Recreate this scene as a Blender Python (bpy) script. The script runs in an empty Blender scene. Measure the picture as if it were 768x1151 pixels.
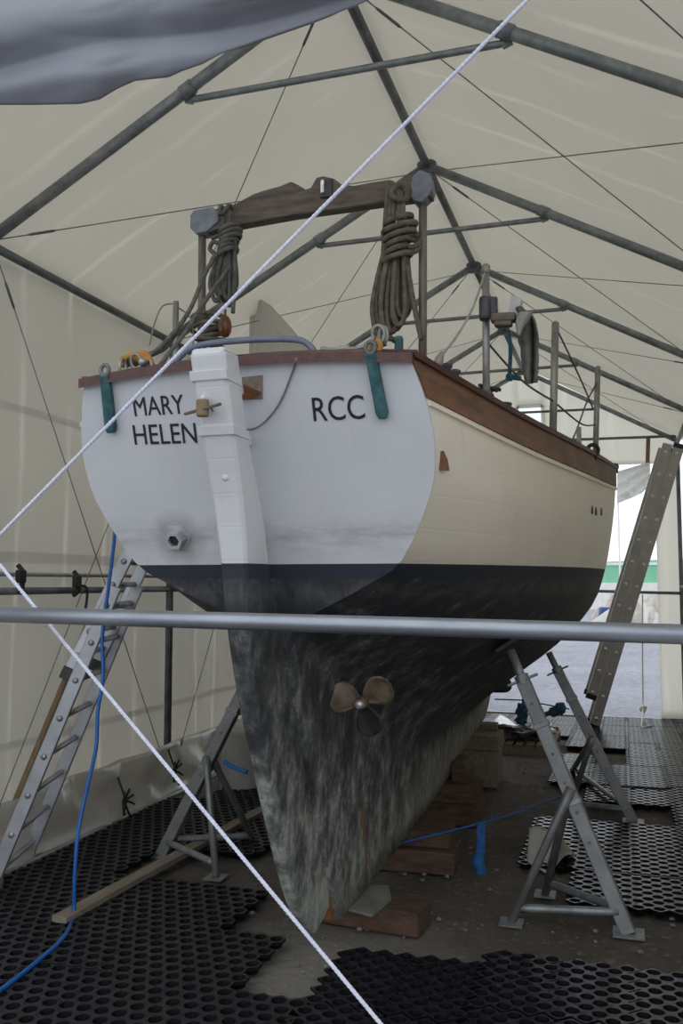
import bpy, bmesh, math, random
from mathutils import Vector, Matrix, noise
random.seed(7)
C = bpy.context.scene.collection
V = Vector
PI = math.pi

# ------------------------------------------------------------------ camera model (768x1151)
FPX, CX, CY, H = 1000.0, 384.0, 575.5, 1.5
PITCH, YAW = math.atan(79.5/1000), math.radians(17.48)
Fh = V((-math.sin(YAW), math.cos(YAW), 0)); Rv = V((math.cos(YAW), math.sin(YAW), 0)); Zv = V((0, 0, 1))
Fv = Fh*math.cos(PITCH)+Zv*math.sin(PITCH); Uv = -Fh*math.sin(PITCH)+Zv*math.cos(PITCH)
CAM = V((0, 0, H))
def ray(x, y): return Fv+Rv*((x-CX)/FPX)+Uv*((CY-y)/FPX)
def onz(x, y, z=0.0):
    r = ray(x, y); return CAM+r*((z-H)/r.z)
def onY(x, y, Y):
    r = ray(x, y); return CAM+r*(Y/r.y)
def onX(x, y, X):
    r = ray(x, y); return CAM+r*(X/r.x)
def onpl(x, y, P, n):
    r = ray(x, y); n = V(n); return CAM+r*((V(P)-CAM).dot(n)/r.dot(n))
def ground(Y): return 0.0 if Y < 7 else (-0.045*(Y-7) if Y < 11.9 else -0.2205)

# ------------------------------------------------------------------ materials
class NT:
    def __init__(s, name):
        s.m = bpy.data.materials.new(name); s.m.use_nodes = True
        s.t = s.m.node_tree; s.t.nodes.clear()
        s.out = s.n('ShaderNodeOutputMaterial')
    def n(s, typ, **kw):
        o = s.t.nodes.new(typ)
        for k, v in kw.items():
            if k in o.inputs: pass
            setattr(o, k, v)
        return o
    def l(s, a, b): s.t.links.new(a, b)
    def coord(s, which='Object', scale=(1, 1, 1)):
        tc = s.n('ShaderNodeTexCoord'); mp = s.n('ShaderNodeMapping')
        mp.inputs['Scale'].default_value = scale
        s.l(tc.outputs[which], mp.inputs['Vector']); return mp.outputs['Vector']
    def noise(s, vec, scale=5, detail=4, rough=.6):
        o = s.n('ShaderNodeTexNoise'); o.inputs['Scale'].default_value = scale
        o.inputs['Detail'].default_value = detail; o.inputs['Roughness'].default_value = rough
        if vec is not None: s.l(vec, o.inputs['Vector'])
        return o.outputs['Fac']
    def ramp(s, fac, stops):
        o = s.n('ShaderNodeValToRGB'); e = o.color_ramp.elements
        while len(e) > 1: e.remove(e[0])
        e[0].position = stops[0][0]; e[0].color = (*stops[0][1], 1)
        for p, c in stops[1:]:
            k = e.new(p); k.color = (*c, 1)
        s.l(fac, o.inputs['Fac']); return o.outputs['Color']
    def math(s, op, a, b=None, c=None):
        o = s.n('ShaderNodeMath', operation=op)
        for i, v in enumerate((a, b, c)):
            if v is None: continue
            if isinstance(v, (int, float)): o.inputs[i].default_value = v
            else: s.l(v, o.inputs[i])
        return o.outputs[0]
    def mix(s, fac, a, b):
        o = s.n('ShaderNodeMix', data_type='RGBA')
        for sock, v in ((o.inputs[0], fac), (o.inputs[6], a), (o.inputs[7], b)):
            if isinstance(v, (int, float)): sock.default_value = v
            elif isinstance(v, tuple): sock.default_value = (*v, 1)
            else: s.l(v, sock)
        return o.outputs[2]
    def sep(s, vec):
        o = s.n('ShaderNodeSeparateXYZ'); s.l(vec, o.inputs[0]); return o.outputs
    def bump(s, h, strength=.3, dist=.01):
        o = s.n('ShaderNodeBump'); o.inputs['Strength'].default_value = strength; o.inputs['Distance'].default_value = dist
        s.l(h, o.inputs['Height']); return o.outputs['Normal']
    def pbr(s, col, rough=.5, metal=0.0, normal=None, spec=None):
        o = s.n('ShaderNodeBsdfPrincipled')
        for nm, v in (('Base Color', col), ('Roughness', rough), ('Metallic', metal)):
            if isinstance(v, (int, float)): o.inputs[nm].default_value = v
            elif isinstance(v, tuple): o.inputs[nm].default_value = (*v, 1)
            else: s.l(v, o.inputs[nm])
        if spec is not None: o.inputs['Specular IOR Level'].default_value = spec
        if normal is not None: s.l(normal, o.inputs['Normal'])
        s.l(o.outputs[0], s.out.inputs['Surface']); return s.m

def simple(name, c1, c2, rough=.6, metal=0.0, scale=6, stretch=(1, 1, 1), bump=.2, dist=.004, lo=.3, hi=.7, detail=5, spec=None):
    t = NT(name); v = t.coord('Object', stretch); f = t.noise(v, scale, detail)
    col = t.ramp(f, [(lo, c1), (hi, c2)])
    return t.pbr(col, rough, metal, t.bump(f, bump, dist), spec)

def membrane(name, col, tcol, axis, period, trans=.42, crease=.35, dirt=.12, seams=(), gloss=.05):
    t = NT(name); v = t.coord('Object'); s = t.sep(v)
    wob = t.noise(v, .7, 2)
    a = t.math('ADD', t.math('DIVIDE', s[axis], period), t.math('MULTIPLY', wob, .3))
    pp = t.math('PINGPONG', a, .5)                                    # 0 on a crease
    line = t.math('SMOOTH_MIN', t.math('MULTIPLY', pp, 14), 1.0, .2)
    brk = t.ramp(t.noise(v, 1.3, 2), [(.38, (0, 0, 0)), (.62, (1, 1, 1))])
    line = t.math('MULTIPLY', t.math('SUBTRACT', 1.0, line), brk)
    line = t.math('MAXIMUM', line, 0.0)
    cl = t.noise(v, 1.6, 5)
    soft = t.noise(v, .5, 2)
    base = t.mix(t.math('MULTIPLY', cl, dirt*2), col, tuple(c*.72 for c in col))
    tr = t.mix(t.math('MULTIPLY', cl, dirt*2), tcol, tuple(c*.72 for c in tcol))
    fine = t.noise(v, 3.0, 4)
    h = t.math('ADD', t.math('MULTIPLY', line, .5), t.math('ADD', t.math('MULTIPLY', soft, 1.6), t.math('MULTIPLY', fine, .3)))
    nb = t.bump(h, .35, .03)
    for zz, wd in seams:                                              # welded double strips let less light through
        mk = t.math('LESS_THAN', t.math('ABSOLUTE', t.math('SUBTRACT', s[2], zz)), wd)
        tr = t.mix(t.math('MULTIPLY', mk, .55), tr, tuple(c*.62 for c in tcol))
    d = t.n('ShaderNodeBsdfDiffuse'); t.l(base, d.inputs['Color']); t.l(nb, d.inputs['Normal'])
    tl = t.n('ShaderNodeBsdfTranslucent'); t.l(tr, tl.inputs['Color']); t.l(nb, tl.inputs['Normal'])
    gl = t.n('ShaderNodeBsdfGlossy'); gl.inputs['Roughness'].default_value = .38 if gloss < .1 else .22; t.l(nb, gl.inputs['Normal'])
    mx = t.n('ShaderNodeMixShader'); t.l(d.outputs[0], mx.inputs[1]); t.l(tl.outputs[0], mx.inputs[2])
    fac = t.math('ADD', trans, t.math('MULTIPLY', line, crease))
    t.l(fac, mx.inputs[0])
    m2 = t.n('ShaderNodeMixShader'); m2.inputs[0].default_value = gloss
    t.l(mx.outputs[0], m2.inputs[1]); t.l(gl.outputs[0], m2.inputs[2])
    t.l(m2.outputs[0], t.out.inputs['Surface']); return t.m

CREAM = (.82, .80, .74)
M = {}
M['roof'] = membrane('roof_fabric', CREAM, (.88, .85, .78), 1, .46, .50, .10, .09)
M['wall'] = membrane('wall_fabric', (.80, .785, .74), (.86, .83, .75), 1, .42, .46, .22, .12, ((2.46, .022), (1.64, .03), (.62, .02)))
M['gable'] = membrane('gable_fabric', (.85, .845, .81), (.97, .945, .87), 0, .6, .77, .1, .06)  # extra translucency and pale colour stand in for sun on the outside
M['skirt'] = membrane('skirt_fabric', (.80, .785, .76), (.88, .85, .78), 1, .33, .5, .3, .1, (), .16)
M['tarp'] = simple('flap_fabric', (.225, .24, .275), (.28, .295, .33), .5, 0, 2.5, (1, 1, 2), .15, .01)
M['steel'] = simple('galvanised_steel', (.19, .21, .22), (.36, .385, .39), .5, .55, 14, (1, 1, 1), .1, .002)
M['darksteel'] = simple('weathered_steel', (.12, .13, .135), (.22, .235, .24), .55, .5, 12, (1, 1, 1), .1, .002)
M['rail'] = simple('bright_galvanised_steel', (.26, .285, .325), (.36, .385, .43), .38, .8, 9, (.6, 3, 3), .12, .002)
M['standsteel'] = simple('dull_zinc', (.20, .205, .21), (.31, .315, .32), .5, .5, 9, (1, 1, 1), .1, .002)
M['alu'] = simple('aluminium', (.33, .34, .37), (.47, .48, .51), .42, .6, 7, (1, 1, 1), .08, .001)
M['alubright'] = simple('bare_aluminium_tube', (.7, .69, .66), (.85, .84, .8), .3, .5, 10)
M['ladgrey'] = simple('dull_aluminium', (.40, .385, .365), (.52, .50, .475), .5, .35, 7, (1, 1, 1), .08, .001)
M['black'] = simple('black_plastic', (.012, .012, .014), (.03, .03, .032), .5, 0, 20)
M['whiterope'] = simple('white_rope', (.62, .64, .80), (.78, .80, .92), .7, 0, 60, (1, 1, 1), .3, .002)
M['wire'] = simple('steel_wire', (.16, .16, .155), (.28, .28, .27), .5, .5, 20)
M['rope'] = simple('weathered_rope', (.075, .06, .045), (.19, .158, .12), .85, 0, 35, (1, 1, 1), .6, .004)
M['grrope'] = simple('grey_green_rope', (.075, .073, .062), (.175, .17, .15), .85, 0, 35, (1, 1, 1), .6, .004)
M['greywood'] = simple('weathered_grey_wood', (.085, .066, .05), (.20, .16, .125), .75, 0, 6, (1.5, 8, 8), .4, .004)
M['postwood'] = simple('weathered_bronze_post', (.16, .14, .115), (.27, .24, .20), .55, .3, 8, (8, 8, 1), .2, .002)
M['plate'] = simple('painted_grey_plate', (.16, .18, .20), (.28, .30, .33), .6, .2, 18)
M['bronze'] = simple('verdigris_bronze', (.018, .075, .085), (.06, .16, .17), .55, .3, 22, lo=.35, hi=.65)
M['bluetape'] = simple('blue_grey_hose', (.13, .155, .21), (.2, .23, .29), .6, 0, 12)
M['stan'] = simple('dull_stanchion', (.25, .24, .225), (.40, .385, .36), .45, .5, 20)
M['timber'] = simple('rough_brown_timber', (.055, .032, .02), (.14, .085, .055), .85, 0, 5, (2, 9, 9), .5, .006)
M['timber2'] = simple('pale_timber', (.17, .125, .085), (.30, .235, .17), .8, 0, 5, (9, 1.5, 9), .4, .004)
M['slate'] = simple('grey_board', (.16, .165, .15), (.27, .275, .25), .8, 0, 10)
M['plank'] = simple('grey_brown_plank', (.17, .135, .10), (.30, .25, .20), .8, 0, 5, (9, 1, 9), .4, .004)
M['blue'] = simple('blue_plastic', (.01, .10, .38), (.015, .15, .48), .4, 0, 12)
M['bluestrap'] = simple('blue_webbing', (.015, .10, .32), (.03, .17, .45), .7, 0, 60, (1, 1, 1), .4, .002)
M['tealcloth'] = simple('teal_blue_strap', (.03, .10, .16), (.05, .17, .25), .8, 0, 30)
M['orange'] = simple('orange_webbing', (.40, .17, .03), (.55, .26, .06), .7, 0, 30)
M['cloth'] = simple('grey_green_cloth', (.075, .075, .065), (.15, .148, .128), .9, 0, 12)
M['palecloth'] = simple('pale_grey_cloth', (.26, .255, .215), (.36, .35, .30), .9, 0, 12)
M['lamp'] = simple('dark_grey_casing', (.025, .025, .03), (.07, .07, .075), .45, 0, 20)
M['blockwood'] = simple('varnished_block', (.10, .035, .012), (.24, .10, .035), .4, 0, 8, (1, 1, 4))
M['polewood'] = simple('brown_pole', (.16, .105, .055), (.27, .19, .11), .7, 0, 5, (8, 8, 1))
M['lettering'] = simple('black_paint', (.008, .008, .012), (.016, .016, .02), .4, 0, 30)
M['hose'] = M['blue']
M['card'] = simple('pale_sheet', (.42, .41, .38), (.54, .53, .50), .7, 0, 6)
M['matdark'] = simple('black_recycled_plastic', (.0025, .002, .004), (.006, .0055, .009), .6, 0, 26, lo=.3, hi=.75, spec=.2)
M['matbase'] = simple('glossy_black_plastic', (.009, .0085, .0125), (.021, .020, .027), .27, 0, 26, bump=.5)
M['matweb'] = simple('dusty_black_plastic', (.007, .0065, .0105), (.017, .016, .023), .45, 0, 20)
M['pebble'] = simple('pebble_stone', (.10, .09, .08), (.30, .28, .25), .8, 0, 9)
M['junkwhite'] = simple('whitewashed_board', (.7, .69, .66), (.85, .84, .8), .7, 0, 3)
M['junkgrey'] = simple('scrap_grey', (.45, .40, .35), (.70, .65, .59), .8, 0, 3)
M['junkblue'] = simple('blue_sheet', (.03, .06, .22), (.06, .10, .30), .6, 0, 3)
M['green'] = simple('green_paint', (.20, .52, .33), (.24, .56, .37), .5, 0, 2, bump=.02)
M['whitepaint'] = simple('white_paint', (.75, .75, .74), (.85, .85, .84), .5, 0, 4, bump=.05)
M['prop'] = simple('bronze_propeller', (.13, .095, .06), (.27, .205, .145), .5, .35, 14, lo=.35, hi=.7)
M['zinc'] = simple('bright_zinc', (.4, .38, .36), (.85, .83, .8), .3, .6, 60)
M['rust'] = simple('rusty_iron', (.20, .07, .02), (.36, .15, .05), .8, 0, 14, (1, 1, .3))
M['canvas'] = membrane('hanging_canvas', (.84, .83, .81), (.92, .91, .88), 2, .5, .62, .1)

# wood of the bulwark : worn varnish
t = NT('worn_varnished_teak'); v = t.coord('Object', (4, .8, 6)); f = t.noise(v, 4, 6, .65); f2 = t.noise(t.coord('Object', (1, 1, 2.5)), 3.2, 5)
c = t.ramp(f, [(.25, (.075, .033, .019)), (.5, (.165, .073, .038)), (.75, (.25, .125, .07))])
c = t.mix(t.ramp(f2, [(.46, (0, 0, 0)), (.66, (1, 1, 1))]), c, (.05, .04, .034))
M['teak'] = t.pbr(c, .5, 0, t.bump(f, .2, .003))
M['capwood'] = simple('red_brown_varnish', (.045, .014, .011), (.10, .03, .022), .4, 0, 5, (8, 1, 8))

def hullmat(name, white, white2, transom=False):
    """painted topsides over black antifouling that is worn to grey near the heel"""
    t = NT(name); v = t.coord('Object'); s = t.sep(v)
    h = t.math('SUBTRACT', s[2], t.math('MULTIPLY', s[1], .0075))
    wl = t.math('GREATER_THAN', h, 1.569)
    n1 = t.noise(v, 2.2, 5); n2 = t.noise(t.coord('Object', (7, 7, 1.3)), 2.2, 6, .7)
    w = t.mix(t.ramp(n1, [(.3, (0, 0, 0)), (.75, (1, 1, 1))]), white, white2)
    strk = t.ramp(n2, [(.56, (0, 0, 0)), (.8, (1, 1, 1))])
    w = t.mix(t.math('MULTIPLY', strk, .22), w, (.36, .33, .28))
    if transom:   # scum line above the boot top and soot round the exhaust
        band = t.math('MULTIPLY', t.math('SUBTRACT', 1, t.math('SMOOTH_MIN', t.math('MULTIPLY', t.math('ABSOLUTE', t.math('SUBTRACT', s[2], 1.655)), 12), 1, .3)),
                      t.ramp(t.noise(t.coord('Object', (2, 2, 9)), 4, 6, .7), [(.35, (0, 0, 0)), (.7, (1, 1, 1))]))
        w = t.mix(t.math('MULTIPLY', t.math('MAXIMUM', band, 0), .55), w, (.22, .21, .21))
        ex = t.n('ShaderNodeVectorMath', operation='DISTANCE'); t.l(v, ex.inputs[0]); ex.inputs[1].default_value = EXH_LOCAL
        sm = t.math('MULTIPLY', t.math('SUBTRACT', 1, t.math('MINIMUM', t.math('MULTIPLY', ex.outputs['Value'], 8.5), 1)), t.ramp(t.noise(v, 14, 5), [(.25, (.25, .25, .25)), (.7, (1, 1, 1))]))
        w = t.mix(t.math('MULTIPLY', sm, 1.0), w, (.10, .095, .10))
    # antifouling
    low = t.math('SUBTRACT', 1.25, t.math('ADD', s[2], t.math('MULTIPLY', s[1], .20)))   # worn more low down and aft
    blot = t.noise(t.coord('Object', (6, 6, 3.6)), 1.5, 10, .76)
    streak = t.noise(t.coord('Object', (16, 16, 2.0)), 1.6, 6, .7)
    wear = t.math('ADD', t.math('ADD', t.math('MULTIPLY', blot, .92), t.math('MULTIPLY', streak, .16)), t.math('MULTIPLY', t.math('MAXIMUM', t.math('SUBTRACT', low, .08), -.25), .185))
    k = t.ramp(wear, [(.50, (.024, .026, .031)), (.575, (.055, .058, .062)), (.635, (.11, .115, .113)), (.69, (.21, .22, .20)), (.78, (.40, .42, .385)), (.88, (.46, .475, .43))])
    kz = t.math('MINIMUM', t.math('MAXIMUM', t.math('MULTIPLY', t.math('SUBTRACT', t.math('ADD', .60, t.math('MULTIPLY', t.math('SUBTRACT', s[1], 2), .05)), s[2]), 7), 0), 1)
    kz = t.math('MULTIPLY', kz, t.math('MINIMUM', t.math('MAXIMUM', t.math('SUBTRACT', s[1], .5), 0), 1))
    k = t.mix(t.math('MULTIPLY', kz, .75), k, t.mix(t.ramp(blot, [(.4, (0, 0, 0)), (.62, (1, 1, 1))]), (.20, .193, .16), (.36, .345, .29)))  # keel side: worn grey paint with door light worked into the colour
    patch = t.noise(t.coord('Object', (5, 5, 2)), 2.6, 6)
    rust = t.math('MULTIPLY', t.ramp(patch, [(.62, (0, 0, 0)), (.70, (1, 1, 1))]), t.math('GREATER_THAN', low, .15))
    k = t.mix(t.math('MULTIPLY', rust, .6), k, (.12, .075, .04))
    ry = t.math('ABSOLUTE', t.math('SUBTRACT', t.math('SUBTRACT', s[1], t.math('MULTIPLY', s[2], -.25)), .37))
    rs = t.math('MULTIPLY', t.math('LESS_THAN', t.math('ADD', ry, t.math('MULTIPLY', streak, .07)), .055), t.math('LESS_THAN', s[2], t.math('ADD', .28, t.math('MULTIPLY', blot, .5))))
    k = t.mix(t.math('MULTIPLY', rs, .75), k, (.22, .10, .035))
    scum = t.math('MULTIPLY', t.math('SUBTRACT', 1, t.math('MINIMUM', t.math('MULTIPLY', t.math('ABSOLUTE', t.math('SUBTRACT', h, 1.47)), 18), 1)), t.ramp(n2, [(.4, (0, 0, 0)), (.6, (1, 1, 1))]))
    k = t.mix(t.math('MULTIPLY', scum, .5), k, (.13, .13, .13))
    navy = t.math('MULTIPLY', t.math('GREATER_THAN', h, 1.52), t.math('LESS_THAN', h, 1.569))
    k = t.mix(navy, k, (.022, .028, .042))
    col = t.mix(wl, k, w)
    seam = t.math('PINGPONG', t.math('ADD', t.math('DIVIDE', s[2], .105), t.math('MULTIPLY', n1, .08)), .5)
    sl = t.math('MINIMUM', t.math('MULTIPLY', seam, 30), 1)
    hh = t.math('ADD', t.math('MULTIPLY', sl, 0.0 if transom else .25), t.math('MULTIPLY', n1, .8))
    rough = t.math('SUBTRACT', .72, t.math('MULTIPLY', wl, .37))
    return t.pbr(col, rough, 0, t.bump(hh, .25, .008))

ROOT = V((-1.185, 3.62, 0))
TS, TP = .36, V((-1.185, 2.64, 2.193))          # transom rake and a point on it
TN = V((0, 1, TS))
def ontr(x, y, off=0.0):
    p = onpl(x, y, TP, TN); return p-TN.normalized()*off
EXH = ontr(202, 604); EXH_LOCAL = tuple(EXH-ROOT)
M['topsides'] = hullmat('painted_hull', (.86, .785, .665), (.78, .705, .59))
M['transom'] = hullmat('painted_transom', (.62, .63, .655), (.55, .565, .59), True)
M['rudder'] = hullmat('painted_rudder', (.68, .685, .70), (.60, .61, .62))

# ------------------------------------------------------------------ mesh helpers
def link(o, parent=None):
    C.objects.link(o)
    if parent: o.parent = parent
    return o
def tag(o, label=None, cat=None, group=None, kind=None):
    for k, v in (('label', label), ('category', cat), ('group', group), ('kind', kind)):
        if v: o[k] = v
    return o
def obj(name, bm, mat, parent=None, origin=None, smooth=False, bevel=0, auto=True):
    """one mesh object; verts are in world space, origin is subtracted (parent's place for parts)"""
    if origin is None:
        origin = ORI.get(parent, V((0, 0, 0))) if parent else V((0, 0, 0))
    for v_ in bm.verts: v_.co -= origin
    bmesh.ops.recalc_face_normals(bm, faces=bm.faces)
    me = bpy.data.meshes.new(name); bm.to_mesh(me); bm.free()
    mats = mat if isinstance(mat, (list, tuple)) else [mat]
    for m_ in mats: me.materials.append(m_)
    if smooth:
        for p in me.polygons: p.use_smooth = True
    o = bpy.data.objects.new(name, me); link(o, parent)
    if parent is None: o.location = origin
    else: ORI[o] = V(origin)
    if bevel:
        b = o.modifiers.new('bevel', 'BEVEL'); b.width = bevel; b.segments = 2; b.limit_method = 'ANGLE'
    return o
ORI = {}
def thing(name, loc, label, cat, group=None):
    o = bpy.data.objects.new(name, None); o.empty_display_size = .1
    o.location = loc; link(o); tag(o, label, cat, group); ORI[o] = V(loc); return o

def B(): return bmesh.new()
def frame_of(d, up=V((0, 0, 1))):
    d = d.normalized()
    if abs(d.dot(up)) > .98: up = V((0, 1, 0))
    x = d.cross(up).normalized(); y = x.cross(d).normalized(); return x, y
def tube(bm, pts, r, seg=10, cap=True, closed=False):
    pts = [V(p) for p in pts]; n = len(pts); rings = []
    rr = r if isinstance(r, (list, tuple)) else [r]*n
    px = None
    for i, p in enumerate(pts):
        if closed: d = pts[(i+1) % n]-pts[i-1]
        else: d = pts[min(i+1, n-1)]-pts[max(i-1, 0)]
        d.normalize()
        if px is None: x, y = frame_of(d)
        else:
            x = px-d*px.dot(d)
            if x.length < 1e-5: x, _ = frame_of(d)
            x.normalize(); y = d.cross(x)
            y = y.normalized()
        px = x
        y = d.cross(x)
        rings.append([bm.verts.new(p+(x*math.cos(a)+y*math.sin(a))*rr[i]) for a in [2*PI*k/seg for k in range(seg)]])
    for i in range(n if closed else n-1):
        a, b = rings[i], rings[(i+1) % n]
        for k in range(seg):
            try: bm.faces.new((a[k], a[(k+1) % seg], b[(k+1) % seg], b[k]))
            except ValueError: pass
    if cap and not closed:
        bm.faces.new(rings[0][::-1]); bm.faces.new(rings[-1])
    return bm
def beam(bm, a, b, w, h, up=V((0, 0, 1))):
    """box of section w (sideways) x h (along up) from a to b"""
    a, b = V(a), V(b); x, y = frame_of(b-a, V(up))
    vs = [[bm.verts.new(p+x*sx*w/2+y*sy*h/2) for sx, sy in ((-1, -1), (1, -1), (1, 1), (-1, 1))] for p in (a, b)]
    for k in range(4): bm.faces.new((vs[0][k], vs[0][(k+1) % 4], vs[1][(k+1) % 4], vs[1][k]))
    bm.faces.new(vs[0][::-1]); bm.faces.new(vs[1]); return bm
def box(bm, c, s, rot=None):
    c = V(c); m = rot or Matrix.Identity(3)
    co = [c+m@V((sx*s[0]/2, sy*s[1]/2, sz*s[2]/2)) for sz in (-1, 1) for sx, sy in ((-1, -1), (1, -1), (1, 1), (-1, 1))]
    v_ = [bm.verts.new(p) for p in co]
    for q in ((0, 1, 2, 3), (4, 5, 6, 7), (0, 1, 5, 4), (1, 2, 6, 5), (2, 3, 7, 6), (3, 0, 4, 7)): bm.faces.new([v_[i] for i in q])
    return bm
def ico(bm, c, r, sub=1, sq=(1, 1, 1), rough=0.0):
    g = bmesh.ops.create_icosphere(bm, subdivisions=sub, radius=1.0)
    for v_ in g['verts']:
        k = 1+rough*noise.noise(v_.co*1.7+V(c)*3.1)
        v_.co = V(c)+V((v_.co.x*sq[0], v_.co.y*sq[1], v_.co.z*sq[2]))*r*k
    return bm
def prism(bm, outline, ext):
    """polygon (3D points) extruded by vector ext"""
    a = [bm.verts.new(V(p)) for p in outline]; b = [bm.verts.new(V(p)+V(ext)) for p in outline]
    n = len(a)
    for k in range(n): bm.faces.new((a[k], a[(k+1) % n], b[(k+1) % n], b[k]))
    bm.faces.new(a[::-1]); bm.faces.new(b); return bm
def grid(bm, fn, nu, nv):
    g = [[bm.verts.new(fn(i/nu, j/nv)) for j in range(nv+1)] for i in range(nu+1)]
    for i in range(nu):
        for j in range(nv): bm.faces.new((g[i][j], g[i+1][j], g[i+1][j+1], g[i][j+1]))
    return g
def sheet(name, fn, nu, nv, mat, parent=None, thick=.004, origin=None):
    bm = B(); grid(bm, fn, nu, nv); o = obj(name, bm, mat, parent, origin, True)
    s = o.modifiers.new('thick', 'SOLIDIFY'); s.thickness = thick; s.offset = 0
    return o
def crom(ps, n, closed=False):
    """catmull-rom resample, n points per span"""
    ps = [V(p) for p in ps]; out = []; m = len(ps)
    for i in range(m if closed else m-1):
        if closed: p0, p1, p2, p3 = ps[i-1], ps[i], ps[(i+1) % m], ps[(i+2) % m]
        else: p0, p1, p2, p3 = ps[max(i-1, 0)], ps[i], ps[i+1], ps[min(i+2, m-1)]
        for k in range(n):
            u = k/n
            out.append(.5*((2*p1)+(p2-p0)*u+(2*p0-5*p1+4*p2-p3)*u*u+(3*p1-p0-3*p2+p3)*u**3))
    if not closed: out.append(ps[-1])
    return out
def interp(x, xs, ys):
    if x <= xs[0]: return ys[0]
    for i in range(len(xs)-1):
        if x <= xs[i+1]: return ys[i]+(ys[i+1]-ys[i])*(x-xs[i])/(xs[i+1]-xs[i])
    return ys[-1]
def struct(o): o['kind'] = 'structure'; return o
def rotz(a): return Matrix.Rotation(a, 3, 'Z')
def lathe(bm, c, axis, prof, seg=14):
    """prof: list of (distance along axis, radius)"""
    axis = V(axis).normalized(); x, y = frame_of(axis)
    rings = [[bm.verts.new(V(c)+axis*d+(x*math.cos(2*PI*k/seg)+y*math.sin(2*PI*k/seg))*max(r, 1e-4)) for k in range(seg)] for d, r in prof]
    for a, b in zip(rings, rings[1:]):
        for k in range(seg): bm.faces.new((a[k], a[(k+1) % seg], b[(k+1) % seg], b[k]))
    bm.faces.new(rings[0][::-1]); bm.faces.new(rings[-1]); return bm

# ------------------------------------------------------------------ setting
XL, XRG, XR = -3.12, -1.2, 0.72
SL, RZ = .545, 4.32
YF, YB = 1.95, 11.9
EZ = RZ-SL*(XRG-XL)

t = NT('dirt_floor'); v = t.coord('Object'); f = t.noise(v, 1.4, 6, .65); f2 = t.noise(v, 22, 5, .7); s_ = t.sep(v)
c = t.ramp(f, [(.3, (.066, .053, .043)), (.55, (.125, .103, .085)), (.75, (.20, .178, .152))])
c = t.mix(t.ramp(f2, [(.55, (0, 0, 0)), (.72, (1, 1, 1))]), c, (.22, .205, .185))
ds = t.n('ShaderNodeVectorMath', operation='DISTANCE'); t.l(v, ds.inputs[0]); ds.inputs[1].default_value = (-1.15, 3.45, 0)
pm = t.math('MULTIPLY', t.math('SUBTRACT', 1, t.math('MINIMUM', t.math('MULTIPLY', ds.outputs['Value'], 1.5), 1)), t.ramp(f, [(.3, (.4, .4, .4)), (.6, (1, 1, 1))]))
c = t.mix(t.math('MINIMUM', t.math('MULTIPLY', pm, 1.6), .8), c, (.25, .235, .21))
hh = t.math('ADD', f2, t.math('MULTIPLY', f, 2))
M['dirt'] = t.pbr(c, .9, 0, t.bump(hh, .7, .03))
t = NT('grey_gravel'); v = t.coord('Object'); f = t.noise(v, .5, 6, .65); f2 = t.noise(v, 9, 6, .75)
c = t.ramp(f, [(.3, (.24, .242, .285)), (.7, (.35, .355, .41))])
c = t.mix(t.ramp(f2, [(.45, (0, 0, 0)), (.75, (1, 1, 1))]), c, (.46, .465, .51))
M['gravel'] = t.pbr(c, .9, 0, t.bump(f2, .8, .05))

bm = B()
def fl(u, w):
    x, y = -3.4+u*4.4, -1.0+w*13.2
    z = ground(y)-.004
    if -2.9 < x < .5: z += .012*noise.noise(V((x*2.3, y*2.3, 0)))-.006
    return V((x, y, z))
grid(bm, fl, 66, 198); struct(obj('floor', bm, M['dirt'], smooth=True))
bm = B()
def yard(u, w):
    x, y = -70+u*140, -60+w*160
    return V((x, y, -.26 if (y > -2 and y < 12) else -.2405+.02*noise.noise(V((x*.3, y*.3, 0)))))
grid(bm, yard, 70, 80); struct(obj('ground', bm, M['gravel'], smooth=True))

def roofz(x): return RZ+.055-SL*abs(x-XRG)
def roof_fn(x0, x1):
    def fn(u, w):
        x = x0+(x1-x0)*u; y = YF-.05+(YB-YF+.1)*w
        ph = min(abs(y-q) for q in FRY)                                # taut over the rafters, slack between
        return V((x, y, roofz(x)+.035*min(ph, .9)*math.sin(u*PI)+.012*noise.noise(V((x*1.5, y*2.2, 3)))))
    return fn
FRY = (YF, 3.75, 5.74, 7.75, 9.85, YB)
sheet('ceiling', roof_fn(XL-.04, XRG), 22, 120, M['roof']); struct(bpy.data.objects['ceiling'])
o = sheet('ceiling_right', roof_fn(XRG, XR+.04), 22, 120, M['roof']); struct(o)

def lw(u, w):
    y = YF+(YB-YF)*u; z = .10+(EZ+.05-.10)*w
    k = max(0, 1-z/1.5)
    fold = .020*math.sin(y*9+1.5*math.sin(y*2.3))*(0.3+k)+.05*noise.noise(V((y*2.6, z*.5, 1)))*(.3+k)+.022*abs(noise.noise(V((y*7, z*.8, 4))))*(.15+1.3*k)
    return V((XL-.05+fold, y, z))
struct(sheet('wall_left', lw, 240, 40, M['wall']))
def rw(u, w): 
    y = YF+(YB-YF)*u; z = ground(y)+(EZ+.05-ground(y))*w
    return V((XR+.05+.02*noise.noise(V((y*2.6, z*.6, 5))), y, z))
struct(sheet('wall_right', rw, 120, 20, M['wall']))

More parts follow.
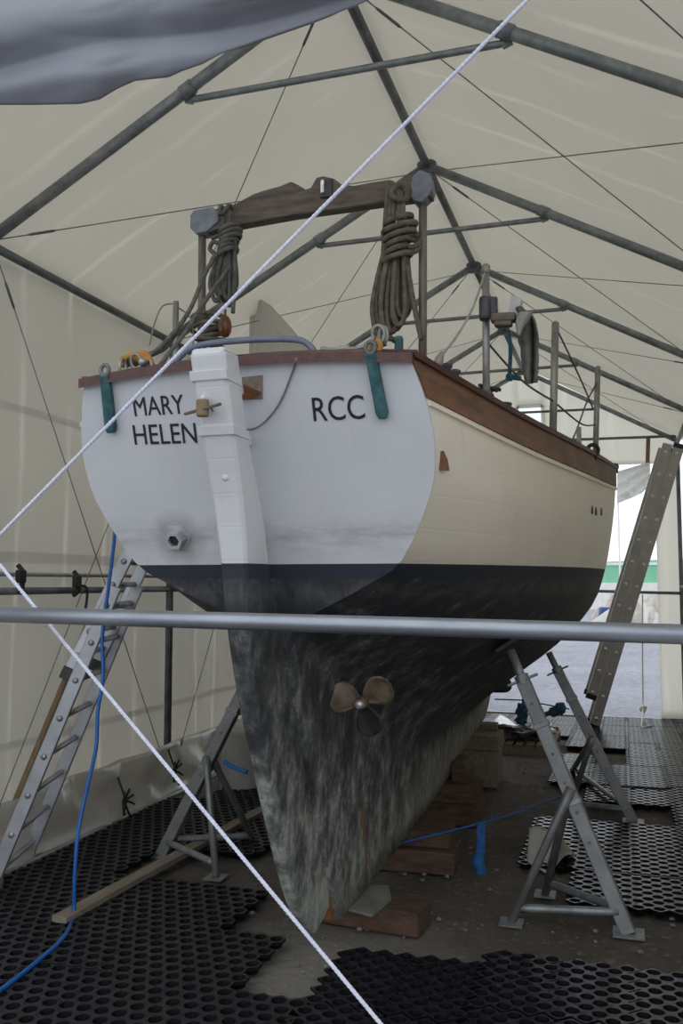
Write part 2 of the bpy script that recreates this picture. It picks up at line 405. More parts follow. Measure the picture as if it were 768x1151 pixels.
# far gable : fabric with a clear window and a doorway
DX0, DX1 = -2.2, onY(738, 600, YB).x
DZ = onY(730, 521, YB).z
WX0, WX1 = onY(581, 470, YB).x, onY(610.5, 470, YB).x
WZ1 = onY(600, 456, YB).z; WZ0 = WZ1-.52
bm = B()
def gq(x0, x1, z0, z1, nx=8, nz=8):
    def fn(u, w):
        x = x0+(x1-x0)*u; zt = min(z1, roofz(x)-.01) if z1 > 5 else z1
        z = z0+(zt-z0)*w
        return V((x, YB+.03+.012*noise.noise(V((x*3, z*3, 2))), z))
    grid(bm, fn, nx, nz)
gq(XL, DX0, -.2, DZ, 8, 24)
gq(DX1, XR, -.2, DZ, 8, 24)
gq(XL, WX0, DZ, 9, 16, 10); gq(WX1, XRG if XRG > WX1 else WX1+.0001, DZ, 9, 2, 10) if XRG > WX1 else None
gq(max(WX1, WX0), XR, DZ, 9, 20, 10)
gq(WX0, WX1, DZ, WZ0, 4, 4); gq(WX0, WX1, WZ1, 9, 4, 4)
bmesh.ops.remove_doubles(bm, verts=bm.verts, dist=.0005)
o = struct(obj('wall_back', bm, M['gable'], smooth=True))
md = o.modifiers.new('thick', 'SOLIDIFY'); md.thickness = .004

t = NT('clear_film'); gls = t.n('ShaderNodeBsdfTransparent'); gls.inputs[0].default_value = (.93, .95, .97, 1)
g2 = t.n('ShaderNodeBsdfGlossy'); g2.inputs['Roughness'].default_value = .1
mx = t.n('ShaderNodeMixShader'); mx.inputs[0].default_value = .06
t.l(gls.outputs[0], mx.inputs[1]); t.l(g2.outputs[0], mx.inputs[2]); t.l(mx.outputs[0], t.out.inputs['Surface']); M['film'] = t.m
bm = B()
for a, b in (((WX0, WZ0), (WX1, WZ0)), ((WX0, WZ1), (WX1, WZ1)), ((WX0, WZ0), (WX0, WZ1)), ((WX1, WZ0), (WX1, WZ1))):
    beam(bm, (a[0], YB+.015, a[1]), (b[0], YB+.015, b[1]), .012, .05, (0, 0, 1) if a[0] != b[0] else (1, 0, 0))
o = struct(obj('window_1', bm, M['gable'])); ORI[o] = V((0, 0, 0))
bm = B(); box(bm, ((WX0+WX1)/2, YB+.03, (WZ0+WZ1)/2), (WX1-WX0, .003, WZ1-WZ0)); obj('pane', bm, M['film'], o)

# skirt of the left wall : a second loose sheet along the ground
def sk(u, w):
    y = YF+(YB-YF)*u; z = ground(y)+.015+.36*w
    f = .05*noise.noise(V((y*3.2, z*6, 4)))+.03*abs(noise.noise(V((y*9, z*9, 2))))+.016*math.sin(y*14+3*math.sin(y*1.7))
    return V((XL+.045+f*(1-.3*w)+.05*(1-w), y, z+.02*noise.noise(V((y*1.6, 0, 9)))))
o = struct(sheet('trim_1', sk, 260, 10, M['skirt']))

# ------------------------------------------------------------------ steel frame of the shelter
fr = thing('shelter_frame', (XRG, 6.9, 0), 'galvanised tubular steel frame holding up the white fabric shelter', 'frame')
def clamp_at(bm, p, d, r): 
    d = V(d).normalized(); tube(bm, [V(p)-d*.035, V(p)+d*.035], r, 12)
for y in FRY[1:]:
    yy = y-.03 if y == YB else y
    for sx in (-1, 1):
        xe = XL+.02 if sx < 0 else XR-.02
        a = V((XRG, yy, RZ)); b = V((xe, yy, RZ-SL*abs(xe-XRG)))
        bm = B(); tube(bm, [a, b], .03, 14); r_ = obj('rafter', bm, M['steel'], fr, smooth=True)
        bm = B(); tube(bm, [(xe, yy, ground(yy)), (xe, yy, b.z)], .026, 14); p_ = obj('post', bm, M['darksteel'], fr, smooth=True)
        if sx < 0:
            bm = B(); box(bm, (xe+.03, yy, ground(yy)+.008), (.2, .14, .012)); obj('base_plate', bm, M['steel'], p_)
    # collar tie with flattened ends
    dz = .40 if y < 10 else .36
    wz = RZ-dz-.055; hw = (dz)/SL
    if y < YB:
        bm = B(); tube(bm, [(XRG-hw-.06, yy+.03, wz), (XRG-hw, yy+.03, wz), (XRG+hw, yy+.03, wz), (XRG+hw+.06, yy+.03, wz)], [.012, .017, .017, .012], 10)
        tb = obj('collar_tie', bm, M['steel'], fr, smooth=True)
        for sx in (-1, 1):
            bm = B(); box(bm, (XRG+sx*(hw+.03), yy+.03, wz+.025), (.045, .014, .09), Matrix.Rotation(sx*-.3, 3, 'Y')); obj('tie_bracket', bm, M['steel'], tb)
            bm = B(); q = V((XRG+sx*(hw+.035), yy, RZ-SL*(hw+.035))); clamp_at(bm, q, (1, 0, -sx*SL), .036); obj('pipe_clamp', bm, M['steel'], tb, smooth=True)
    bm = B(); box(bm, (XRG, yy, RZ-.01), (.13, .05, .10)); obj('ridge_joint', bm, M['darksteel'], fr, bevel=.012)
for i in range(len(FRY)-1):
    a, b = FRY[i], FRY[i+1]
    bm = B(); tube(bm, [(XRG, a, RZ+.005), (XRG, b-.03, RZ+.005)], .027, 12); obj('ridge_tube', bm, M['darksteel'], fr, smooth=True)
    for xe in (XL+.02, XR-.02):
        bm = B(); tube(bm, [(xe, a, EZ-.02), (xe, b-.03, EZ-.02)], .024, 12); obj('eave_tube', bm, M['darksteel'], fr, smooth=True)
        if i:
            bm = B(); tube(bm, [(xe-.0, a, 1.455), (xe, b-.03, 1.455)], .02, 12); obj('side_rail', bm, M['darksteel'], fr, smooth=True)
bm = B(); tube(bm, [(XL-.01, YF, 1.545), (XL-.01, YB, 1.545)], .012, 8); obj('lashing_bar', bm, M['alu'], fr, smooth=True)
for y in (FRY[1], FRY[2], FRY[3], FRY[4]):
    pass
# ground tube rolled in the skirt
bm = B(); pts = [(XL+.11, YF+.1+i*.5, ground(YF+.1+i*.5)+.03) for i in range(20)]; tube(bm, pts, .02, 8); obj('ground_tube', bm, M['alu'], fr, smooth=True)
# gable rails
for (q0, q1, r) in (((676, 664.5), (768, 667), .02), ((637, 494.5), (735, 491), .018)):
    p0 = onY(*q0, YB-.05); p1 = onY(*q1, YB-.05); d = (p1-p0).normalized()
    if r > .019: p0 = p0-d*(p0.x-XL)/d.x*.98
    else: p0 = p0-d*1.9
    p1 = p0+d*((XR-.03-p0.x)/d.x)
    bm = B(); tube(bm, [p0, p1], r, 10); obj('gable_rail', bm, M['darksteel'], fr, smooth=True)
p0 = onY(582, 464, YB-.05); p1 = onY(668, 460, YB-.05); d = p1-p0
bm = B(); tube(bm, [p0-d*1.1, p1], .016, 10); obj('gable_rail', bm, M['darksteel'], fr, smooth=True)
# bracing wires with turnbuckles, each from tube to tube
def roofpt(x, y, side):
    """pixel on the underside of one roof slope"""
    n = (SL, 0, 1) if side > 0 else (-SL, 0, 1)
    return onpl(x, y, (XRG, 5, RZ-.02), n)
def rp(X, Y): return V((X, Y, RZ-.03-SL*abs(X-XRG)))
wires = []
for i in range(1, 5):
    a, b = FRY[i], FRY[i+1]-.03
    wires += [(rp(XRG-.05, a), rp(XL+.06, b)), (rp(XL+.06, a), rp(XRG-.05, b)), (rp(XRG+.05, a), rp(XR-.06, b)), (rp(XR-.06, a), rp(XRG+.05, b))]
wires += [(rp(XRG+.05, YF), rp(XR-.06, FRY[1])), (rp(XR-.06, YF), rp(XRG+.05, FRY[1]))]
for i in (1, 2):
    a, b = FRY[i], FRY[i+1]
    wires += [(V((XL+.05, a, EZ-.05)), V((XL+.05, b, .1))), (V((XL+.05, a, .1)), V((XL+.05, b, EZ-.05)))]
for a, b in wires:
    bm = B(); tube(bm, [a, b], .0032, 6); w_ = obj('bracing_wire', bm, M['wire'], fr, smooth=True)
    d = (b-a).normalized(); bm = B(); tube(bm, [a+d*.16, a+d*.18, a+d*.30, a+d*.32], [.003, .0075, .0075, .003], 6); obj('turnbuckle', bm, M['darksteel'], w_, smooth=True)

# straps lashing the wall to the rail
for (x, y, X) in ((83, 654, XL+.05), (20, 648, XL+.03)):
    p = onX(x, y, X)
    t_ = thing('ratchet_strap', p, 'black ratchet strap lashed over the side rail at the left wall' if x > 50 else 'small black lashing on the bar at the left edge of the picture', 'strap')
    bm = B(); tube(bm, [p+V((.0, 0, .06)), p+V((.03, 0, .03)), p+V((.03, .0, -.06)), p+V((0, 0, -.08))], .014, 8); obj('webbing', bm, M['black'], t_, smooth=True)
    bm = B(); box(bm, p+V((.035, -.02, .0)), (.03, .06, .07)); obj('buckle', bm, M['black'], t_, bevel=.006)
    if x > 50:
        bm = B(); tube(bm, crom([p+V((.03, .02, -.02)), p+V((.05, .06, -.04)), p+V((.04, .07, -.14)), p+V((.03, .05, -.24))], 4), .008, 6); obj('loose_tail', bm, M['black'], t_, smooth=True)
for k, (x, y) in enumerate(((140, 900), (196, 866), (249, 862))):
    p = onX(x, y, XL+.14)
    lab = ('black bungee cord knotted at the foot of the left wall, nearest one', 'black bungee cord at the wall foot, second from the front', 'black bungee cord at the wall foot seen between the legs of the left boat stand')[k]
    t_ = thing('bungee_tie', p, lab, 'cord', 'bungee cords along the wall foot')
    bm = B()
    for j in range(6):
        a = j*1.1+k
        tube(bm, crom([p+V((0, 0, .0)), p+V((.02, .05*math.cos(a), .05*math.sin(a)+.02)), p+V((.03, .07*math.cos(a+.6), .08*math.sin(a+.6)-.02))], 4), .007, 6)
    obj('knot', bm, M['black'], t_, smooth=True)
    bm = B(); tube(bm, [p+V((0, 0, -.07)), p+V((.01, 0, .0)), p+V((-.05, 0, .14))], .008, 6); obj('cord', bm, M['black'], t_, smooth=True)

# ------------------------------------------------------------------ front rail, ropes, door flap
a, b = onY(0, 690.5, 2.2), onY(768, 713, 2.2); d = b-a
bm = B(); tube(bm, [a-d*.35, b+d*.35], .0232, 24)
tag(obj('barrier_rail', bm, M['rail'], smooth=True), 'horizontal bright galvanised tube crossing the whole foreground', 'rail')
def roped(bm, a, b, r, n=420, twist=210):
    """laid rope : three strands twisted together"""
    a, b = V(a), V(b); x, y = frame_of(b-a)
    for s in range(3):
        tube(bm, [a+(b-a)*(i/n)+(x*math.cos(twist*2*PI*i/n/3+s*2*PI/3)+y*math.sin(twist*2*PI*i/n/3+s*2*PI/3))*r*.5 for i in range(n+1)], r*.58, 6)
for (q0, q1, Y, lab) in (((780, -190), (-60, 662), 2.28, 'taut white rope slanting from the top of the picture down to the left edge'),
                        ((-60, 563), (590, 1346), 2.28, 'taut white rope slanting from the left edge down to the bottom of the picture')):
    bm = B(); roped(bm, onY(*q0, Y), onY(*q1, Y), .0056)
    tag(obj('guy_rope', bm, M['whiterope'], smooth=True), lab, 'rope', 'white guy ropes')

# gathered door flap hanging from the front gable, top left
low = [(-40, 120), (0, 118), (40, 118), (90, 117), (112, 112), (132, 100), (152, 91), (190, 87), (205, 80), (228, 72), (250, 60), (300, 42), (350, 25), (400, 6), (440, -12)]
lx = [p[0] for p in low]; lyy = [p[1] for p in low]
def flap(u, w):
    x = -40+480*u
    yb = interp(x, lx, lyy)
    yt = interp(x, [-40, 440], [-60, -160])
    y = yt+(yb-yt)*w
    slant = (y+.20*x)
    dep = 2.12-.06*math.sin(w*PI)-.026*abs(math.sin(slant*.036+.5*noise.noise(V((x*.005, y*.012, 0)))+.4))-.018*noise.noise(V((x*.004, slant*.022, 7)))-.007*abs(noise.noise(V((x*.012, slant*.035, 3))))
    return onY(x, y, dep+.08*w*w)
bm = B(); grid(bm, flap, 120, 60)
o = obj('door_flap', bm, M['tarp'], smooth=True); md = o.modifiers.new('thick', 'SOLIDIFY'); md.thickness = .012; md.offset = 1
tag(o, 'gathered grey-white door flap hanging in folds at the top left', 'flap')

# ------------------------------------------------------------------ yacht
HX = ROOT.x
# stations: list of (dx, Y, z), sheer first, keel bottom last
def trY(z): return TP.y+TS*(TP.z-z)
ST = []
to = [(.575, 2.193), (.603, 2.115), (.626, 2.02), (.633, 1.93), (.610, 1.79), (.497, 1.58), (.375, 1.50), (.225, 1.425), (.115, 1.37), (.055, 1.30), (.045, .72), (.04, .12)]
def spY(z): return 2.902+.555*(1.362-z)         # sternpost line
ST.append([(dx, trY(z) if z > 1.36 else spY(z), z) for dx, z in to])
def stn(Y, row, rake=None):
    return [(dx, Y+(rake[i] if rake else 0), z) for i, (dx, z) in enumerate(row)]
ST.append(stn(3.45, [(.80, 2.142), (.825, 2.07), (.842, 1.98), (.845, 1.90), (.83, 1.77), (.735, 1.575), (.60, 1.44), (.40, 1.30), (.20, 1.17), (.095, 1.03), (.075, .62), (.065, .15)],
              [0, 0, 0, 0, 0, 0, .02, .05, .1, .18, .4, .62]))
ST.append(stn(4.45, [(1.0, 2.148), (1.02, 2.07), (1.03, 1.98), (1.03, 1.89), (1.015, 1.76), (.965, 1.575), (.84, 1.38), (.64, 1.19), (.36, .99), (.145, .74), (.11, .50), (.095, .205)],
              [0, 0, 0, 0, 0, 0, 0, 0, 0, 0, .15, .3]))
ST.append(stn(5.5, [(1.11, 2.205), (1.12, 2.12), (1.125, 2.02), (1.12, 1.92), (1.105, 1.78), (1.06, 1.585), (.95, 1.345), (.73, 1.12), (.41, .87), (.16, .655), (.13, .50), (.115, .29)],
              [0, 0, 0, 0, 0, 0, 0, 0, 0, 0, .1, .2]))
ST.append(stn(6.6, [(1.155, 2.30), (1.155, 2.21), (1.148, 2.1), (1.135, 1.98), (1.11, 1.82), (1.065, 1.59), (.97, 1.34), (.73, 1.07), (.41, .82), (.165, .615), (.13, .52), (.115, .385)],
              [0]*12))
ST.append(stn(7.45, [(1.11, 2.385), (1.10, 2.29), (1.09, 2.17), (1.065, 2.03), (1.025, 1.85), (.95, 1.6), (.80, 1.34), (.55, 1.08), (.28, .85), (.125, .66), (.105, .575), (.095, .445)],
              [0, 0, 0, 0, 0, 0, 0, 0, 0, 0, 0, 0]))
ST.append(stn(8.5, [(.86, 2.52), (.845, 2.42), (.82, 2.29), (.785, 2.13), (.72, 1.92), (.60, 1.64), (.44, 1.4), (.26, 1.2), (.12, 1.04), (.05, .94), (.04, .85), (.035, .75)]))
ST.append(stn(9.55, [(.44, 2.68), (.43, 2.57), (.41, 2.44), (.38, 2.28), (.32, 2.06), (.23, 1.8), (.15, 1.62), (.08, 1.5), (.04, 1.42), (.03, 1.38), (.03, 1.34), (.03, 1.3)]))
ST.append([(.02, 10.35-.45*(2.8-z), z) for z in (2.8, 2.7, 2.58, 2.44, 2.26, 2.06, 1.94, 1.86, 1.8, 1.76, 1.72, 1.68)])
NS = 8
lines = [crom([V((HX+s[i][0], s[i][1], s[i][2])) for s in ST], NS) for i in range(12)]     # along the boat
rows = [crom([L[k] for L in lines], 3) for k in range(len(lines[0]))]                      # around each station
def mir(p): return V((2*HX-p.x, p.y, p.z))
SHEER = [r[0] for r in rows]
yacht = thing('yacht', ROOT, 'white wooden sailing yacht with dark bottom propped ashore in the middle', 'boat')
bm = B()
half = len(rows[0])
vs = [[bm.verts.new(p) for p in r]+[bm.verts.new(mir(p)) for p in r[::-1]] for r in rows]
for a, b in zip(vs, vs[1:]):
    for k in range(len(a)-1): bm.faces.new((a[k], a[k+1], b[k+1], b[k]))
bm.faces.new(vs[-1])
for k in range(half-1):
    if rows[0][k].z < 1.37: bm.faces.new((vs[0][k], vs[0][k+1], vs[0][-2-k], vs[0][-1-k]))
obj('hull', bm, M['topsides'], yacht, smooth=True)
tag(yacht.children[0], 'cream hull side above black bottom paint')
# transom board, planar and crowned along the top
bm = B()
out = [p for p in rows[0] if p.z > 1.29]
crown = [V((HX+.575*k/10, 0, 0)) for k in range(10, -11, -1)]
top = []
for p in crown:
    z = 2.193+.03*(1-((p.x-HX)/.575)**2); top.append(V((p.x, trY(z), z)))
ring = top[1:-1]+[mir(p) for p in out]+[p for p in out[::-1]]
ring = [V((p.x, trY(p.z), p.z)) for p in ring]
prism(bm, [p-TN.normalized()*.012 for p in ring], TN.normalized()*.03)
tag(obj('transom', bm, M['transom'], yacht), 'blue-white transom board')
# deck
bm = B()
dk = [[V((HX+(p.x-HX)*(1-2*j/8)*.97, p.y, p.z-.13+.03*(1-(1-2*j/8)**2))) for j in range(9)] for p in SHEER[2:]]
g = [[bm.verts.new(p) for p in r] for r in dk]
for a, b in zip(g, g[1:]):
    for k in range(8): bm.faces.new((a[k], a[k+1], b[k+1], b[k]))
obj('deck', bm, M['slate'], yacht, smooth=True)
# low cabin house forward
bm = B(); box(bm, (HX, 6.4, 2.21), (1.1, 2.4, .20)); o = obj('coachroof', bm, M['whitepaint'], yacht, bevel=.04)
# bulwark, rub strake, cap rail
def side_strip(sgn, z0, z1, o0, o1, cap=True, m0=1):
    """closed strip following the sheer between heights z0..z1 below it and offsets o0..o1 outboard"""
    bm = B(); ringsv = []
    n = len(SHEER)
    for i, p in enumerate(SHEER):
        d = SHEER[min(i+1, n-1)]-SHEER[max(i-1, 0)]; d.z = 0; d.normalize(); nn = V((d.y, -d.x, 0))
        # follow the flare of the hull side
        pts = []
        for z, o_ in ((z0, o1), (z1, o1), (z1, o0), (z0, o0)):
            r = rows[i]; zz = p.z-z
            q = p.copy()
            for u_, w_ in zip(r, r[1:]):
                if u_.z >= zz >= w_.z:
                    q = u_.lerp(w_, (u_.z-zz)/max(u_.z-w_.z, 1e-6)); break
            else:
                q = V((p.x, p.y, zz))
            q = V((q.x, q.y, zz))+nn*o_
            if sgn < 0: q = mir(q)
            pts.append(q)
        ringsv.append([bm.verts.new(q) for q in pts])
    for a, b in zip(ringsv, ringsv[1:]):
        for k in range(4): bm.faces.new((a[k], a[(k+1) % 4], b[(k+1) % 4], b[k]))
    bm.faces.new(ringsv[0]); bm.faces.new(ringsv[-1]); return bm
for sgn in (1, -1):
    obj('bulwark', side_strip(sgn, -.002, .118, -.03, .008), M['teak'], yacht)
    obj('rub_strake', side_strip(sgn, .128, .143, 0, .012), M['topsides'], yacht)
    obj('cap_rail', side_strip(sgn, -.022, -.001, -.05, .018), M['capwood'], yacht)
bm = B()
TNn = TN.normalized()
tp2 = []
for k in range(-12, 13):
    x = .588*k/12; z = 2.193+.03*(1-(x/.588)**2); tp2.append(V((HX+x, trY(z), z)))
up = V((0, -TS, 1)).normalized()
rg = [[bm.verts.new(p+TNn*o_+V((0, 0, 1))*h_) for o_, h_ in ((-.032, -.014), (.06, -.014), (.06, .018), (-.032, .018))] for p in tp2]
for a, b in zip(rg, rg[1:]):
    for k in range(4): bm.faces.new((a[k], a[(k+1) % 4], b[(k+1) % 4], b[k]))
bm.faces.new(rg[0]); bm.faces.new(rg[-1])
obj('stern_rail', bm, M['capwood'], yacht)

# rudder
RT = [(2.40, 2.195), (2.408, 2.161), (2.47, 1.981), (2.555, 1.767), (2.613, 1.543), (2.635, 1.372), (2.725, 1.107), (2.90, .752), (3.10, .40), (3.24, .235), (3.36, .15)]
RL = [(2.50, 2.205), (2.515, 2.17), (2.575, 1.991), (2.725, 1.72), (2.785, 1.575), (2.895, 1.362), (3.03, 1.107), (3.20, .80), (3.40, .44), (3.50, .27), (3.50, .2)]
rd = None
bm = B()
def rud_ring(i):
    (ya, za), (yl, zl) = RT[i], RL[i]
    z = za
    w = interp(z, [0, .3, 1.3, 1.6, 2.0, 2.3], [.026, .032, .043, .052, .058, .060])
    wt = w*interp(z, [0, 1.2, 1.6, 2.2], [.75, .8, .95, 1])
    P = []
    for sx in (-1, 1):
        pr = [(ya, wt*.78), (ya+.012, wt), (ya+(yl-ya)*.55, w*1.02), (yl, w)]
        if sx > 0: pr = pr[::-1]
        P += [V((HX+sx*x, y, za+(zl-za)*(y-ya)/max(yl-ya, 1e-5))) for y, x in pr]
    return P
rr = [rud_ring(i) for i in range(len(RT))]
rr2 = [crom([r[k] for r in rr], 3) for k in range(8)]
rv = [[bm.verts.new(rr2[k][i]) for k in range(8)] for i in range(len(rr2[0]))]
for a, b in zip(rv, rv[1:]):
    for k in range(8): bm.faces.new((a[k], a[(k+1) % 8], b[(k+1) % 8], b[k]))
bm.faces.new(rv[0]); bm.faces.new(rv[-1])
rd = obj('rudder', bm, M['rudder'], yacht, bevel=.006); ORI[rd] = V(ROOT)
# bands round the rudder head
for z in (2.125, 1.965):
    ya = interp(-z, [-p[1] for p in RT], [p[0] for p in RT]); yl = interp(-z, [-p[1] for p in RL], [p[0] for p in RL])
    bm = B()
    outl = [(-.062, ya-.003), (.062, ya-.003), (.062, yl+.005), (.02, yl+.03), (.02, 2.74), (-.02, 2.74), (-.02, yl+.03), (-.062, yl+.005)]
    prism(bm, [V((HX+x, y, z-.012)) for x, y in outl], (0, -.01, .03))
    obj('pintle_band', bm, M['rudder'], rd, bevel=.003)
q = onX(252, 534, HX+.02)
bm = B(); lathe(bm, V((HX+.005, 2.548, q.z)), (0, -1, .25), [(-.03, .016), (.012, .016), (.018, .012), (.02, .004)], 12); obj('bolt_head', bm, M['rudder'], rd, smooth=True)
q = V((HX+.005, 2.488, 1.965)); 
for z in (2.06,):
    bm = B(); lathe(bm, V((HX-.02, 2.43, z)), (0, -1, .25), [(-.02, .009), (.012, .009), (.014, .004)], 10); obj('bolt_head', bm, M['rudder'], rd, smooth=True)
# rudder head cap
bm = B(); prism(bm, [V((HX-.056, 2.402, 2.192)), V((HX+.056, 2.402, 2.192)), V((HX+.056, 2.495, 2.2)), V((HX-.056, 2.495, 2.2))], (0, .01, .022)); obj('head_cap', bm, M['rudder'], rd, bevel=.012)
# toggle and lashing on the rudder head
q = onX(233, 461, HX-.02)
bm = B(); box(bm, (q.x, 2.42, q.z), (.036, .03, .052), rotz(.3)); obj('wooden_toggle', bm, M['polewood'], rd, bevel=.005)
bm = B(); tube(bm, [V((q.x-.06, 2.42, q.z-.015)), V((q.x+.07, 2.40, q.z+.005))], .005, 6); obj('toggle_pin', bm, M['greywood'], rd)
bm = B(); tube(bm, crom([V((q.x+.03, 2.41, q.z)), ontr(262, 474, .05), ontr(290, 480, .03), ontr(315, 455, .02), ontr(332, 415, .02), ontr(337, 402, .03), ontr(347, 398, -.03)], 6), .0035, 6); obj('lashing_line', bm, M['wire'], yacht, smooth=True)
# sternpost rust line between rudder and keel
bm = B(); pts = [V((HX, spY(z)-.018, z)) for z in (.14, .22, .3, .4)]
for a, b in zip(pts, pts[1:]): beam(bm, a, b, .05, .03)
tag(obj('heel_strap', bm, M['rust'], yacht), 'rusty heel strap')
# lettering on the transom
def lettering(body, bl, br, tl):
    p0, p1, p2 = ontr(*bl), ontr(*br), ontr(*tl)
    cu = bpy.data.curves.new('lettering', 'FONT'); cu.body = body; cu.extrude = .001; cu.resolution_u = 4; cu.offset = 0
    tmp = bpy.data.objects.new('tmp', cu); C.objects.link(tmp)
    bpy.context.view_layer.update()
    me = bpy.data.meshes.new_from_object(tmp.evaluated_get(bpy.context.evaluated_depsgraph_get()))
    bpy.data.objects.remove(tmp)
    xs = [v_.co.x for v_ in me.vertices]; ys = [v_.co.y for v_ in me.vertices]
    x0, x1, y0, y1 = min(xs), max(xs), min(ys), max(ys)
    ux = (p1-p0); uy = (p2-p0)-(ux.normalized()*((p2-p0).dot(ux.normalized())))
    for v_ in me.vertices:
        a, b = (v_.co.x-x0)/(x1-x0), (v_.co.y-y0)/(y1-y0)
        v_.co = p0+ux*a+uy*b-TNn*(.0135+(v_.co.z)*1.0)-ROOT
    me.materials.append(M['lettering'])
    o = bpy.data.objects.new('lettering', me); link(o, yacht); tag(o, 'black painted lettering')
lettering('MARY', (154, 467), (210, 464), (154, 446))
lettering('HELEN', (154, 499), (224, 497), (154, 477))
lettering('RCC', (354.5, 473), (412, 470), (354.5, 446))
# bare patch with a wooden chock near the rudder head
q = [ontr(268, 424, .016), ontr(297, 421, .016), ontr(297, 448, .016), ontr(272, 449, .016)]
bm = B(); prism(bm, q, TNn*.02); o = obj('bare_wood_patch', bm, M['plank'], yacht)
q = [ontr(268, 428, .028), ontr(296, 440, .028), ontr(288, 446, .028), ontr(271, 447, .028)]
bm = B(); prism(bm, q, TNn*.02); obj('wooden_chock', bm, M['blockwood'], yacht)
# exhaust outlet
bm = B(); e = EXH
lathe(bm, e, -TNn, [(-.01, .052), (.014, .052), (.016, .036), (.05, .033), (.05, .022), (.012, .022)], 6)
ex = obj('exhaust_flange', bm, M['transom'], yacht); ORI[ex] = V(ROOT)
bm = B(); lathe(bm, e, -TNn, [(.0, .019), (.036, .0195)], 14); obj('exhaust_bore', bm, M['black'], ex)
# chainplates with shackles
for (qa, qb, side) in (((122.5, 421), (129.5, 485), -1), ((419, 396), (433, 469), 1)):
    pa, pb = ontr(*qa, .028), ontr(*qb, .028)
    bm = B(); d = (pb-pa).normalized(); sx = V((1, 0, 0))
    n = 10
    rg = []
    for i in range(n+1):
        p = pa.lerp(pb, i/n); w = .017+.003*i/n
        if i == n: w *= .6
        rg.append([bm.verts.new(p+sx*a-TNn*b) for a, b in ((-w, -.014), (w, -.014), (w, .008), (-w, .008))])
    for a_, b_ in zip(rg, rg[1:]):
        for k in range(4): bm.faces.new((a_[k], a_[(k+1) % 4], b_[(k+1) % 4], b_[k]))
    bm.faces.new(rg[0]); bm.faces.new(rg[-1])
    cp = obj('chainplate', bm, M['bronze'], yacht, bevel=.003); ORI[cp] = V(ROOT)
    tag(cp, 'green bronze chainplate')
    bm = B(); c_ = pa+V((0, .0, .03)); tube(bm, [c_+V((.016*math.cos(a), .0, .019*math.sin(a)-.012)) for a in [2*PI*k/14 for k in range(14)]], .007, 8, closed=True); obj('eye', bm, M['darksteel'] if side > 0 else M['darksteel'], cp, smooth=True)
    for j in range(3):
        c2 = pa+V((.045+.04*j if side < 0 else .01*j, .04+.02*j, .035+.02*(j % 2)+(.0 if side < 0 else .02*j)))
        ax = (V((1, 0, 0)), V((0, 1, .3)), V((.4, .6, 0)))[j]; x_, y_ = frame_of(ax)
        bm = B(); tube(bm, [c2+(x_*math.cos(a)*.02+y_*math.sin(a)*.028) for a in [2*PI*k/12 for k in range(12)]], .006, 6, closed=True); obj('shackle', bm, M['stan'], cp, smooth=True)
# stern tube handrail (blue-grey)
yr = 2.80
hp = [onY(x, y, yr) for x, y in ((196, 412), (200, 404), (208, 396), (222, 389), (245, 385), (280, 382), (310, 381), (335, 382), (345, 386), (352, 393), (355, 402))]
bm = B(); tube(bm, crom(hp, 4), .0115, 10); hr = obj('hooped_handrail', bm, M['bluetape'], yacht, smooth=True); ORI[hr] = V(ROOT)
for p in (onY(224, 394, yr), onY(213, 396, yr)):
    bm = B(); tube(bm, [p+V((.012*math.cos(a), 0, .02*math.sin(a))) for a in [2*PI*k/10 for k in range(10)]], .003, 6, closed=True); obj('ring', bm, M['stan'], hr)
# cleats and fairleads along the stern rail
def horn_cleat(p, s, mat):
    bm = B(); tube(bm, crom([p+V((-.05*s, 0, .035*s)), p+V((-.03*s, 0, .03*s)), p+V((0, 0, .026*s)), p+V((.03*s, 0, .03*s)), p+V((.05*s, 0, .035*s))], 3), [.004]+[.008]*11+[.004], 8)
    tube(bm, [p-V((.014*s, 0, .01)), p+V((-.014*s, 0, .03*s))], .006, 8); tube(bm, [p+V((.014*s, 0, -.01)), p+V((.014*s, 0, .03*s))], .006, 8)
    return obj('cleat', bm, mat, yacht, smooth=True)
for x, y in ((377, 398), (398, 397)): horn_cleat(onY(x, y+4, 2.74), 1.0, M['stan'])
bm = B(); p = onY(449, 404, 2.74); beam(bm, p-V((0, 0, .02)), p+V((0, 0, .075)), .022, .03, (0, 1, 0)); obj('bitt', bm, M['bronze'], yacht, bevel=.004)
# boom gallows
GY = 3.30
def g(x, y): return onY(x, y, GY)
gal = bpy.data.objects.new('boom_gallows', None); gal.parent = yacht; C.objects.link(gal); ORI[gal] = V(ROOT)
prof_t = [(222, 243), (232, 240), (240, 238), (250, 237), (262, 235), (275, 228), (288, 221), (300, 217), (318, 212), (330, 207), (338, 211), (346, 216), (352, 214), (358, 203), (366, 201), (378, 204), (386, 210), (400, 212), (420, 208), (440, 205), (447, 209), (452, 209), (460, 203), (470, 200), (486, 197)]
prof_b = [(487, 224), (470, 226), (430, 231), (380, 238), (330, 245), (280, 254), (250, 260), (236, 264), (222, 262)]
bm = B(); prism(bm, [g(*p)-V((0, .03, 0)) for p in prof_t+prof_b], (0, .06, 0)); tag(obj('crutch_beam', bm, M['greywood'], gal, bevel=.006), 'scalloped weathered wooden beam')
for (x0, x1, y0, y1) in ((219, 249, 236, 265), (460, 488, 199, 227)):
    bm = B(); 
    if x0 < 300: pl = [(218, 246), (222, 240), (243, 236), (250, 243), (250, 252), (236, 264), (224, 266), (218, 260)]
    else: pl = [(466, 202), (474, 195), (486, 200), (488, 216), (484, 223), (476, 231), (468, 230), (462, 222)]
    prism(bm, [g(*p)-V((0, .036, 0)) for p in pl], (0, .072, 0)); obj('end_plate', bm, M['plate'], gal, bevel=.003)
